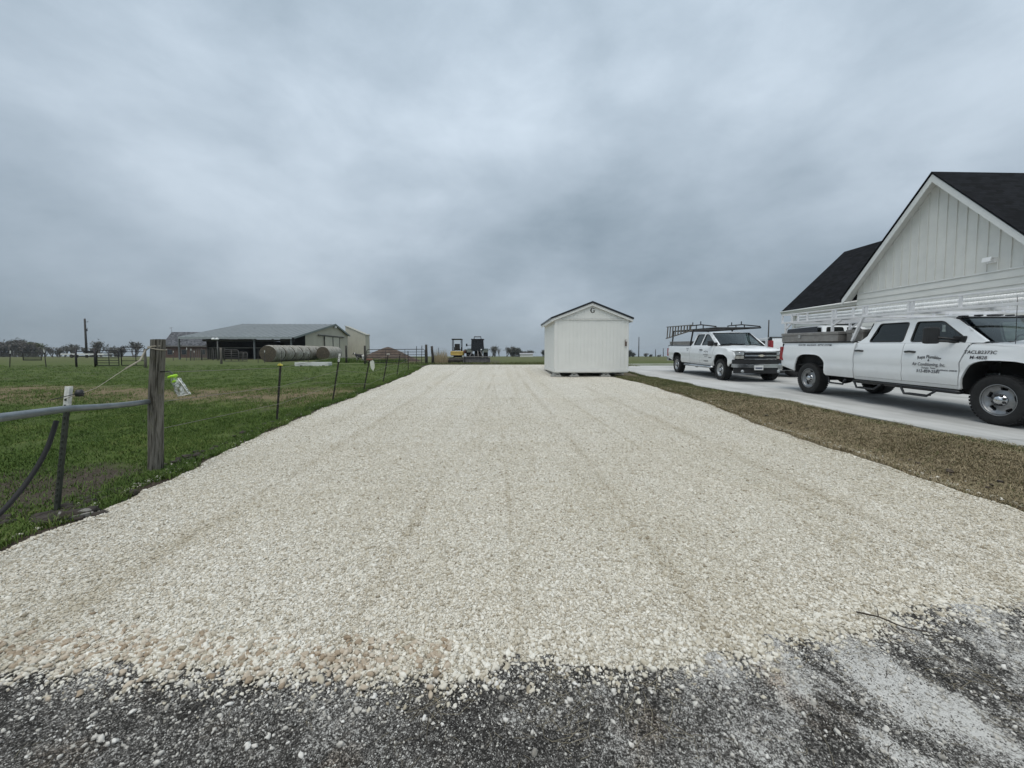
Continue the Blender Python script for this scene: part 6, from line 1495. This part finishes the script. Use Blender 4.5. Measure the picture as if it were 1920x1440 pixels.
for x in (-2.2, -1.2): MB().lathe([(0, -.12), (.35, -.12), (.38, 0), (.35, .12), (0, .12)], 14, (x, -.95, .38), 'Y').build('wheel', RUBBER, lw)
MB().box((4.9, 0, .7), (1.2, .14, .14)).build('tongue', DKP, lw)

# ------------------------------------------------------------------ ground litter in the foreground
def straws(name, n, rx, ry, ln, r, mat, zf, bend=.3):
    m_ = MB()
    for k in range(n):
        x, y = rx(), ry()
        a = random.uniform(0, 6.28); l = random.uniform(*ln); p = Vector((x, y, 0)); d = Vector((math.cos(a), math.sin(a), 0)); s_ = Vector((-d.y, d.x, 0)); b = random.uniform(-bend, bend)*l
        pts = [p, p+d*l*.5+s_*b, p+d*l]
        pts = [Vector((q.x, q.y, float(gz(q.x, q.y))+zf(q.x, q.y)+r*.9+(.25*l*random.random() if i == 2 and random.random() < .25 else 0))) for i, q in enumerate(pts)]
        m_.tube(pts, [r, r*.9, r*.5], 4, False)
    o = m_.build(name, mat); o['kind'] = 'stuff'; return o
STR = M('dry_straw', (.25, .22, .16), .9, var=.35, scale=3, coord='World'); TWM = M('dark_twig', (.045, .034, .024), .95, var=.3)
az = lambda x, y: float(apr(np.float64(x), np.float64(y)))+.002
ap = lambda: random.uniform(1.35, 2.15)
straws('straw_litter', 420, lambda: random.choice((random.gauss(.35, .55), random.uniform(-2, 2.6), random.gauss(1.9, .4))), ap, (.015, .08), .0010, STR, az)
straws('twig_litter', 45, lambda: random.uniform(-2, 2.7), ap, (.02, .09), .0015, TWM, az, .15)
straws('straw_tufts', 130, lambda: random.choice((.28, .62, -.35, 2.2))+random.gauss(0, .06), lambda: random.choice((1.62, 1.72, 1.55, 1.8))+random.gauss(0, .05), (.05, .16), .0013, STR, az)
for (x, y, l, a, lab) in ((2.05, 2.12, .32, -35, 'long dark twig lying on the gravel edge at lower right'),):
    d = Vector((math.cos(R(a)), math.sin(R(a)), 0)); P = [Vector((x, y, 0))+d*l*k+Vector((-d.y, d.x, 0))*.02*math.sin(k*7) for k in (0, .3, .6, 1)]
    P = [Vector((q.x, q.y, float(gz(q.x, q.y))+.035)) for q in P]; o = MB().tube([q-P[0] for q in P], [.005, .004, .0035, .002], 6).tube([P[1]-P[0], P[1]-P[0]+Vector((.05, .06, .012))], [.003, .0015], 5).build('twig', TWM); o.location = P[0]; tag(o, lab, 'twig')
# dug clods at the foot of the gate posts
CLOD = M('dark_clod', (.042, .034, .027), .95, var=.4, scale=12, bump=.9, bscale=25)
def clods(n, cx, cy, sx_, sy_, lo_, hi_, name, mat=CLOD):
    m_ = MB()
    for k in range(n):
        x, y = random.gauss(cx, sx_), random.gauss(cy, sy_); s = random.uniform(lo_, hi_); bm = bmesh.new(); bmesh.ops.create_icosphere(bm, subdivisions=2, radius=s)
        o = random.uniform(0, 50)
        for v in bm.verts: v.co *= 1+.28*math.sin(v.co.x*3/s+o)*math.sin(v.co.y*4/s+o*2)+.15*math.sin(v.co.z*9/s+o); v.co.z *= .55
        bm.verts.index_update(); b = Vector((x, y, float(gz(x, y))+s*.12)); m_.add([v.co+b for v in bm.verts], [[q.index for q in f.verts] for f in bm.faces], True); bm.free()
    o = m_.build(name, mat); o['kind'] = 'stuff'; return o
clods(34, tb_.x+.12, tb_.y-.10, .13, .09, .02, .085, 'soil_clods'); clods(46, -4.02, 3.95, .10, .30, .02, .06, 'edge_clods'); clods(26, -4.35, 8.2, .10, .9, .02, .06, 'edge_clods'); clods(26, -4.2, 5.2, .07, .5, .015, .05, 'edge_clods')
clods(30, 5.35, 5.0, .07, 1.2, .012, .04, 'verge_clods', M('brown_clod', (.075, .058, .042), .95, var=.3)); clods(26, 5.45, 9.0, .06, 1.6, .015, .04, 'verge_clods')

sl_ = hit(142, 970); st_ = patch([(-.11, -.03), (-.04, -.06), (.06, -.045), (.12, .0), (.07, .05), (-.05, .06), (-.12, .03)], lambda u, v: (u, v, .035+.012*math.sin(u*30)+.01*math.sin(v*50)), .03, (), (0, 0, -.06)).build('flat_stone', M('grey_slab', (.22, .21, .19), .9, var=.25, scale=14, bump=.5, bscale=40))
st_.location = sl_; st_.rotation_euler = (.1, .06, .4); tag(st_, 'flat grey stone among dark clods at the foot of the old post', 'stone')

# ------------------------------------------------------------------ humid air over the fields
hm = bpy.data.materials.new('haze_air'); hm.use_nodes = True; ht = hm.node_tree; ht.nodes.clear()
pv = ht.nodes.new('ShaderNodeVolumePrincipled'); pv.inputs['Color'].default_value = (.80, .87, .93, 1); pv.inputs['Density'].default_value = .0003; pv.inputs['Anisotropy'].default_value = .2
ho = ht.nodes.new('ShaderNodeOutputMaterial'); ht.links.new(pv.outputs[0], ho.inputs['Volume'])
hz = MB().box((0, 700, -1), (3400, 1700, 34)).build('haze', hm); hz['kind'] = 'stuff'
